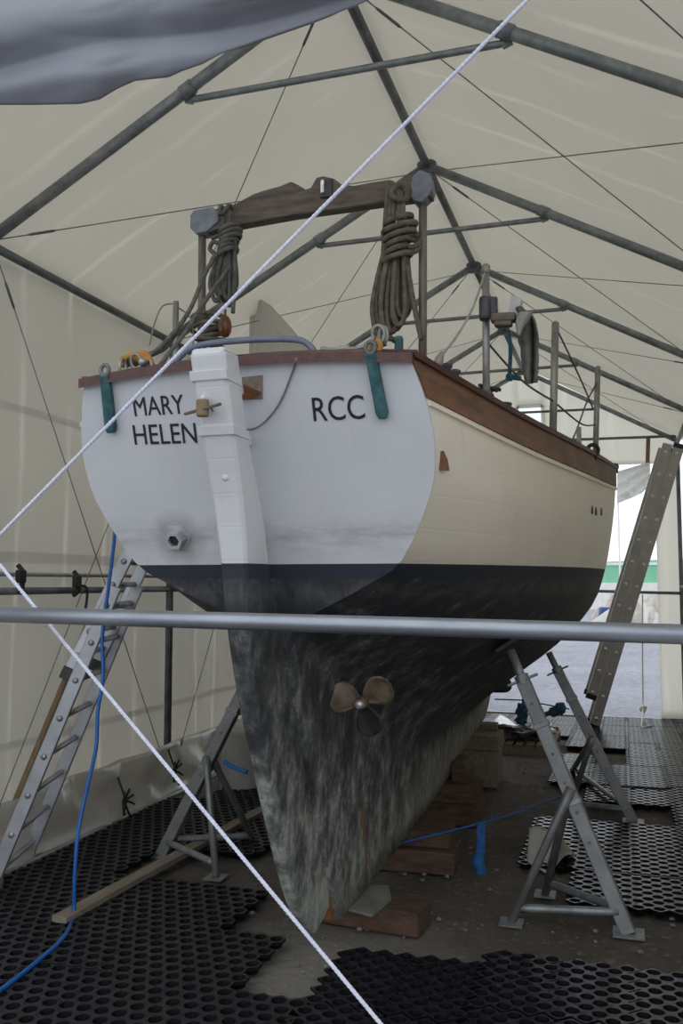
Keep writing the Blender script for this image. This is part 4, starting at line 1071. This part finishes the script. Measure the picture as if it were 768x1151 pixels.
# blue ratchet strap hanging by the keel blocks
t_ = thing('strap_end', onY(540, 1000, 4.75), 'blue webbing strap tail hanging to the dirt right of the keel blocks', 'strap')
Ys_ = 4.78
bm = B(); pts = [onY(541, 924, Ys_), onY(541, 950, Ys_), onY(539, 970, Ys_), onY(540, 985, Ys_)]
for a, b in zip(pts, pts[1:]): beam(bm, a, b, .04, .008, (0, 1, 0))
obj('webbing', bm, M['bluestrap'], t_)
bm = B(); tube(bm, [onY(539, 958, Ys_), onY(537, 968, Ys_), onY(540, 976, Ys_), onY(540, 986, Ys_), onY(541, 996, Ys_), onY(542, 1001, Ys_)], [.018, .036, .026, .038, .040, .018], 9); obj('bundled_end', bm, M['bluestrap'], t_, smooth=True)
bm = B(); tube(bm, crom([onY(448, 948, 4.62), onY(490, 938, 4.68), onY(541, 925, 4.78), onY(575, 915, 5.1), onY(606, 904, 5.5), onY(630, 896, 5.9)], 6), .0055, 6); tag(obj('blue_line', bm, M['bluestrap'], smooth=True), 'thin blue line stretched low from the keel to the right boat stand', 'rope')
# sheets by the near stand
p = [onz(592, 982, .04), onz(628, 965, .04), onz(640, 966, .04), onz(622, 992, .04)]
def card(u, w):
    q0, q1, q2, q3 = onY(595, 931, 5.15), onY(627, 937, 5.25), onY(617, 985, 4.85), onY(592, 968, 4.85)
    a_ = q0.lerp(q1, w); b_ = q3.lerp(q2, w); r_ = a_.lerp(b_, u); return r_+V((0, .03*math.sin(u*3+w*2), max(0, .015*math.sin(w*5+u*4))))
bm = B(); grid(bm, card, 10, 8); o = obj('plastic_sheet', bm, M['card'], smooth=True); md = o.modifiers.new('t', 'SOLIDIFY'); md.thickness = .005; tag(o, 'pale sheet propped between the legs of the nearer right boat stand', 'sheet')
def card2(u, w):
    q0, q1, q2 = onz(626, 935, .05), onz(648, 965, .04), onz(620, 975, .045)
    return q0.lerp(q1.lerp(q2, w), u*.999+.001)+V((0, 0, .03*math.sin(w*4)*u+.01))
bm = B(); grid(bm, card2, 8, 6); o = obj('plastic_sheet', bm, M['palecloth'], smooth=True); md = o.modifiers.new('t', 'SOLIDIFY'); md.thickness = .005; tag(o, 'small grey triangular sheet lying on the right mats beside the stand', 'sheet')
# grey bin seen through the left stand
q = onX(262, 895, -2.42); bm = B(); bq = onz(262, 893); lathe(bm, V((bq.x, bq.y+.15, 0)), (0, 0, 1), [(0, .15), (.02, .16), (.42, .18), (.44, .19), (.46, .18)], 20); tag(obj('tub', bm, M['card'], smooth=True, origin=V((bq.x, bq.y+.15, 0))), 'pale plastic tub standing behind the left boat stand and rudder', 'tub')

# pallet with scrap beyond the keel blocks
pc_ = onz(600, 838); 
pal = thing('pallet', (pc_.x-.1, pc_.y+.2, ground(pc_.y)), 'wooden pallet on the dirt beyond the keel blocks', 'pallet')
ox, oy, oz = pc_.x-.12, pc_.y+.35, ground(pc_.y+.3)
for i in range(3):
    bm = B(); box(bm, (ox, oy-.4+.4*i, oz+.045), (.62, .08, .08)); obj('bearer', bm, M['timber2'], pal, bevel=.003)
for i in range(7):
    bm = B(); box(bm, (ox-.28+.093*i, oy, oz+.096), (.07, .9, .02)); obj('slat', bm, M['timber2'], pal, bevel=.002)
random.seed(3)
kinds = [('metal_sheet', 'card', 'pale bent sheet lying on the pallet of scrap beyond the keel'), ('black_bag', 'black', 'crumpled black bag on the pallet of scrap beyond the keel'), ('scrap_tube', 'greywood', 'weathered stick on the pallet of scrap beyond the keel')]
bm = B()
def sh(u, w): return V((ox-.30+.34*u, oy-.2+.5*w, oz+.19+.05*math.sin(u*5+w)+.02*noise.noise(V((u*5, w*5, 0)))))
grid(bm, sh, 12, 12); o = obj('metal_sheet', bm, M['alubright'], smooth=True); md = o.modifiers.new('t', 'SOLIDIFY'); md.thickness = .006; tag(o, kinds[0][2], 'sheet')
bm = B(); ico(bm, (ox+.0, oy-.22, oz+.17), .13, 3, (1.5, 1, .55), .9); tag(obj('black_bag', bm, M['black']), kinds[1][2], 'bag')
bm = B(); ico(bm, (ox+.15, oy+.02, oz+.18), .12, 3, (1.0, 1, .6), .9); tag(obj('foil_bundle', bm, M['zinc']), 'shiny crumpled foil bundle on the pallet of scrap beyond the keel', 'foil')
bm = B(); beam(bm, (ox-.2, oy+.36, oz+.13), (ox+.3, oy+.22, oz+.15), .05, .04); tag(obj('wooden_stick', bm, M['greywood'], bevel=.004), kinds[2][2], 'stick')
# blue cloths tied behind the stands, white line end on the mat
t_ = thing('blue_rag', onY(588, 800, 7.6), 'blue rag knotted on a line beyond the nearer right stand', 'rag', None)
bm = B(); ico(bm, onY(587, 800, 7.6), .055, 3, (.8, .8, 1.3), .8); ico(bm, onY(586, 810, 7.6), .05, 3, (.9, .8, .8), .8); obj('bundle', bm, M['tealcloth'], t_, smooth=True)
bm = B(); tube(bm, [onY(588, 800, 7.6), onY(588, 785, 7.6)], .008, 6); obj('tie', bm, M['tealcloth'], t_)
t_ = thing('blue_rag', onY(628, 799, 7.6), 'blue rag stretched along a line between the two right stands', 'rag', None)
bm = B(); tube(bm, crom([onY(608, 806, 7.6), onY(616, 802, 7.6), onY(623, 800, 7.6), onY(630, 797, 7.6), onY(636, 798, 7.6)], 4), [.02]*6+[.04]*5+[.055]*4+[.03]*2, 8); obj('bundle', bm, M['tealcloth'], t_, smooth=True)
bm = B(); tube(bm, [onY(556, 786, 7.6), onY(588, 787, 7.6), onY(640, 797, 7.6)], .006, 6); obj('line', bm, M['tealcloth'], t_)
wl_ = onY(722, 668, YB-.1)
bm = B(); tube(bm, crom([onY(722.5, 668, YB-.12), onY(722.5, 740, YB-.12), onY(723, 795, YB-.2), V((onz(720, 806, -.14).x, 10.9, -.13)), V((onz(726, 812, -.14).x, 10.8, -.125)), V((onz(730, 808, -.14).x, 10.9, -.125))], 6), .009, 6)
ico(bm, onY(723, 797, YB-.2), .04, 2, (1, .8, 1.2), .8)
tag(obj('string', bm, M['junkwhite'], smooth=True), 'thin white cord hanging in the far doorway with a frayed knot at its end', 'cord')
# threshold bar of the doorway
bm = B(); beam(bm, (DX0, YB-.03, -.19), (DX1, YB-.03, -.19), .05, .03); struct(obj('trim_2', bm, M['alu'], bevel=.004))

# rolled and crumpled door curtain under the gable rail
def curt(u, w):
    x = 694+37*u; yt = interp(x, [694, 728, 731], [530, 520, 520]); yb = interp(x, [694, 710, 722, 731], [566, 560, 554, 545])
    y = yt+(yb-yt)*w
    return onY(x, y, YB-.12-.07*abs(math.sin(w*8+u*2.5))-.05*noise.noise(V((u*5, w*9, 2)))-.03*noise.noise(V((u*11, w*14, 6))))
bm = B(); grid(bm, curt, 24, 24); o = obj('door_curtain', bm, M['canvas'], smooth=True); tag(o, 'white door curtain rolled up in creases at the top of the far doorway', 'curtain')
bm = B(); beam(bm, onY(729, 492, YB-.07), onY(728, 524, YB-.07), .05, .01, (0, 1, 0)); tag(obj('curtain_strap', bm, M['polewood']), 'brown strap holding up the rolled door curtain', 'strap')

# ------------------------------------------------------------------ honeycomb mats
TW, TL = .276, .50
def mat_cup():
    """plate of diamond cells with round sunk cups, rows staggered, pitch 90 x 81 mm"""
    bm = B(); ax, ay = .045, .0405; zt = .034
    for j in range(12):
        for i in range(3):
            x = -TW/2+.046+.09*i+(.045 if j % 2 else 0)-.018; y = -TL/2+.043+.0405*j
            pts = []
            for k in range(4):
                c0 = ((ax, 0), (0, ay), (-ax, 0), (0, -ay))[k]; c1 = ((ax, 0), (0, ay), (-ax, 0), (0, -ay))[(k+1) % 4]
                for m in range(3): pts.append((x+c0[0]+(c1[0]-c0[0])*m/3, y+c0[1]+(c1[1]-c0[1])*m/3))
            ang = [2*PI*k/12 for k in range(12)]
            o_ = [bm.verts.new((*p, zt)) for p in pts]
            i_ = [bm.verts.new((x+.0265*math.cos(a), y+.0245*math.sin(a), zt)) for a in ang]
            d_ = [bm.verts.new((x+.020*math.cos(a), y+.019*math.sin(a), .004)) for a in ang]
            l_ = [bm.verts.new((*p, zt-.010)) for p in pts]
            for k in range(12):
                k2 = (k+1) % 12
                f_ = bm.faces.new((o_[k], o_[k2], i_[k2], i_[k])); f_.material_index = 1
                bm.faces.new((i_[k], i_[k2], d_[k2], d_[k])); bm.faces.new((o_[k], o_[k2], l_[k2], l_[k]))
            bm.faces.new(d_)
            c2 = [bm.verts.new((x+.028*math.cos(a), y+.026*math.sin(a), zt-.010)) for a in ang]
            c3 = [bm.verts.new((x+.024*math.cos(a), y+.023*math.sin(a), .002)) for a in ang]
            for k in range(12): bm.faces.new((c2[k], c2[(k+1) % 12], c3[(k+1) % 12], c3[k]))
            bm.faces.new(c3)
    me = bpy.data.meshes.new('grid_mat'); bm.to_mesh(me); bm.free(); me.materials.append(M['matdark']); me.materials.append(M['matbase']); return me
def mat_hole():
    """plate on top of open cups : hexagon web with round holes, pitch 69 mm"""
    bm = B(); px, py = .069, .0625; zt = .034
    for j in range(8):
        for i in range(4):
            x = -TW/2+.0172+px*i+(px/2 if j % 2 else 0); y = -TL/2+.031+py*j
            hexv = []
            R6 = py/1.5*.995
            hx = [(x+R6*math.sin(PI/3*k)*.99*px/(R6*math.sqrt(3)), y+R6*math.cos(PI/3*k)) for k in range(6)]
            pts = []
            for k in range(6):
                a_, b_ = hx[k], hx[(k+1) % 6]; pts += [a_, ((a_[0]+b_[0])/2, (a_[1]+b_[1])/2)]
            o_ = [bm.verts.new((*p, zt)) for p in pts]
            i_ = [bm.verts.new((x+.0265*math.sin(PI/6*k), y+.0265*math.cos(PI/6*k), zt)) for k in range(12)]
            d_ = [bm.verts.new((x+.020*math.sin(PI/6*k), y+.020*math.cos(PI/6*k), .004)) for k in range(12)]
            l_ = [bm.verts.new((*p, zt-.012)) for p in pts]
            for k in range(12):
                k2 = (k+1) % 12
                f_ = bm.faces.new((o_[k], o_[k2], i_[k2], i_[k])); f_.material_index = 1
                bm.faces.new((i_[k], i_[k2], d_[k2], d_[k])); bm.faces.new((o_[k], o_[k2], l_[k2], l_[k]))
            bm.faces.new(d_)
            c2 = [bm.verts.new((x+.029*math.sin(PI/6*k), y+.029*math.cos(PI/6*k), zt-.012)) for k in range(12)]
            c3 = [bm.verts.new((x+.024*math.sin(PI/6*k), y+.024*math.cos(PI/6*k), .002)) for k in range(12)]
            for k in range(12): bm.faces.new((c2[k], c2[(k+1) % 12], c3[(k+1) % 12], c3[k]))
            bm.faces.new(c3)
    me = bpy.data.meshes.new('grid_mat'); bm.to_mesh(me); bm.free(); me.materials.append(M['matdark']); me.materials.append(M['matweb']); return me
ME_C, ME_H = mat_cup(), mat_hole()
def inside(p, poly):
    x, y = p; c_ = False
    for i in range(len(poly)):
        (x1, y1), (x2, y2) = poly[i], poly[i-1]
        if (y1 > y) != (y2 > y) and x < (x2-x1)*(y-y1)/(y2-y1)+x1: c_ = not c_
    return c_
GX0, GY0 = 0.005, 2.06
LAB = {'left': 'black honeycomb floor tile laid between the left wall and the yacht',
       'front': 'black studded floor tile in the bottom right foreground before the near boat stand',
       'right': 'black studded floor tile on the walkway right of the boat stands'}
mats_n = 0
def tile(kind, X, Y, rot=0):
    global mats_n
    me = ME_H if kind == 'left' else ME_C
    o = bpy.data.objects.new('grid_mat', me); C.objects.link(o)
    z = ground(Y); o.location = (X, Y, z+.004+random.uniform(0, .003)); 
    o.rotation_euler = (-.045 if Y > 7 and z > -.22 else 0, 0, rot+random.uniform(-.008, .008))
    tag(o, LAB[kind], 'floor mat', kind+' floor tiles'); mats_n += 1
def xy(q): p = onz(*q); return (p.x, p.y)
leftpoly = [(-3.0, 2.4), (-1.34, 2.4), (-1.34, 3.4), (-1.62, 3.45), (-1.62, 4.22), (-1.98, 4.3), (-1.98, 4.12), (-2.02, 4.05), (-2.3, 4.5), (-1.9, 4.9), (-1.75, 6.4), (-2.6, 6.4), (-2.95, 5.2), (-3.0, 4.2)]
holes = [[(-2.62, 4.18), (-1.75, 4.02), (-1.75, 4.72), (-2.35, 4.72)]]
i0 = 0
for i in range(-14, 6):
    for j in range(0, 22):
        X, Y = GX0-TW/2+TW*i, GY0+TL*(j+.5)
        if -3.0 < X < -1.45 and Y < 6.3 and inside((X, Y), leftpoly) and not any(inside((X, Y), h_) for h_ in holes): tile('left', X, Y)
        elif -1.45 <= X < -1.0 and Y < 3.3: tile('left' if X < -1.2 else 'front', X, Y)
        elif -1.0 <= X < 1.0 and Y < 3.8: tile('front', X, Y+(.12 if X > -.45 else -.02))
for i in range(-2, 3):
    X = GX0+TW/2+TW*i
    y = 4.32 if i <= 0 else 3.95
    if i == -2: rng = [(4.72+TL/2, 1), (6.72+TL/2, 2)]
    for j in range(20):
        Y = y+TL*(j+.5)-(0 if i >= 0 else 0)
        if Y > 11.75: break
        if i == -2 and not (4.7 < Y < 5.6 or 6.8 < Y < 8.2 or Y > 8.9): continue
        if i == -1 and not (4.5 < Y < 5.7 or 6.3 < Y < 8.0 or Y > 8.9): continue
        if i == 0 and 5.75 < Y < 6.2: continue
        tile('right', X, Y)
for i in range(3, 4):
    pass
for i in range(-8, -2):
    for j in range(4):
        X = GX0+TW/2+TW*i; Y = 9.6+TL*(j+.5)
        if Y < 11.6 and X > -1.6: tile('right', X, Y)
print('mats', mats_n)
# pebbles and crumbs of dirt
bm = B(); random.seed(11)
for k in range(650):
    X, Y = random.uniform(-1.75, .5), random.uniform(3.3, 8.5)
    r = random.choice((.005, .006, .007, .009, .014))
    ico(bm, (X, Y, ground(Y)+r*.2), r, 1, (1, random.uniform(.7, 1.2), .6), .5)
tag(obj('pebbles', bm, M['pebble']), 'scattered pebbles and crumbs on the bare dirt under the keel', 'gravel', None, 'stuff')

# ------------------------------------------------------------------ the yard beyond the far door
def at(x, y, Y): return onY(x, y, Y)
gz = -.24
tr_ = thing('storage_hall', (1, 60, gz), 'long green building with a white stripe in the bright distance beyond the door', 'building')
p0, p1 = at(640, 640, 60), at(768, 640, 60)
zt0, zt1 = at(680, 633, 60).z, at(735, 628, 60).z
bm = B(); prism(bm, [V((p0.x-14, 60, gz)), V((p1.x+14, 60, gz)), V((p1.x+14, 60, zt1+.4)), V((p0.x-14, 60, zt0-.4))], (0, 9, 0)); obj('cladding', bm, M['green'], tr_)
z_ = at(690, 634, 60).z
bm = B(); box(bm, ((p0.x+p1.x)/2, 59.95, z_), (p1.x-p0.x+20, .12, .16)); obj('white_stripe', bm, M['whitepaint'], tr_)
zb = at(690, 655, 59).z
bm = B(); box(bm, ((p0.x+p1.x)/2, 59.9, (gz+zb)/2), (p1.x-p0.x+28, .3, zb-gz)); obj('plinth', bm, M['junkwhite'], tr_)
mast = at(697, 640, 40); bm = B(); tube(bm, [V((mast.x, 40, gz)), V((mast.x, 40, at(697, 560, 40).z))], .04, 8); tag(obj('flagpole', bm, M['whitepaint']), 'thin white pole standing in the yard before the green building', 'pole')
random.seed(5)
labs = ['tan rubble lump low at the left end of the scrap heap', 'broad grey rubble lump behind the white boards', 'pale rubble lump right of the blue sheet', 'grey rubble lump seen between ladder and door edge', 'small brown rubble lump at the foot of the heap', 'tall pale rubble lump at the back of the heap']
for k, (x, y, r) in enumerate(((682, 690, 1.0), (700, 672, 1.3), (716, 690, .8), (732, 692, .9), (672, 700, .6), (735, 676, 1.1))):
    p = at(x, y, 33+k*.9); hgt = max(p.z+.25-gz, .3); bm = B(); ico(bm, (p.x, p.y, gz), 1.0, 3, (r*.55, r*.3, hgt), .55); tag(obj('rubble', bm, M['junkgrey']), labs[k], 'rubble', 'scrap heap in the yard')
bm = B(); beam(bm, at(660, 708, 31), at(712, 672, 31), .10, .30, (0, 0, 1)); tag(obj('white_board', bm, M['junkwhite']), 'long white board sloping across the scrap heap outside', 'board')
bm = B(); beam(bm, at(694, 708, 30.5), at(699, 666, 30.5), .35, .10, (0, 1, 0)); tag(obj('white_board', bm, M['junkwhite']), 'white upright board in the scrap heap left of the ladder outside', 'board')
bm = B(); p = at(688, 692, 30.8); box(bm, (p.x, 32.0, (p.z+.2+gz)/2), (.9, .5, p.z+.2-gz)); 
for v_ in bm.verts: v_.co += V((random.uniform(-.1, .1), 0, random.uniform(-.02, .1)))
tag(obj('blue_crate', bm, M['junkblue'], bevel=.05), 'dark blue crate in the scrap heap outside the far door', 'crate')
for k, (x, y, dx, dy) in enumerate(((722, 690, 6, 14), (728, 686, -4, 16), (734, 694, 5, 10), (716, 700, 10, 6))):
    bm = B(); beam(bm, at(x, 716.5, 29.5+k*.4), at(x+dx, y-dy/2, 29.5+k*.4), .12, .2, (0, 1, 0)); tag(obj('broken_board', bm, M['junkwhite']), ('leftmost broken board', 'second broken board', 'rightmost broken board', 'lowest flat broken board')[k]+' in the heap right of the ladder outside', 'board', 'broken boards in the yard')

# ------------------------------------------------------------------ camera, world, view
cam = bpy.data.cameras.new('camera'); co = bpy.data.objects.new('camera', cam); C.objects.link(co)
co.location = CAM; co.rotation_euler = (PI/2+PITCH, 0, YAW)
cam.sensor_fit = 'HORIZONTAL'; cam.sensor_width = 24; cam.lens = 24*FPX/768; cam.clip_start = .05; cam.clip_end = 500
cam.dof.use_dof = False
S = bpy.context.scene; S.camera = co
w = bpy.data.worlds.new('sky'); S.world = w; w.use_nodes = True
nt = w.node_tree; bg = nt.nodes['Background']
bg.inputs['Color'].default_value = (.90, .95, 1.0, 1); bg.inputs['Strength'].default_value = 1.35
S.view_settings.view_transform = 'Standard'; S.view_settings.look = 'None'; S.view_settings.exposure = 0.06; S.view_settings.gamma = 1
S.view_settings.use_curve_mapping = False
S.cycles.max_bounces = 10; S.cycles.diffuse_bounces = 6; S.cycles.glossy_bounces = 4; S.cycles.transmission_bounces = 8; S.cycles.transparent_max_bounces = 8
S.cycles.use_denoising = True
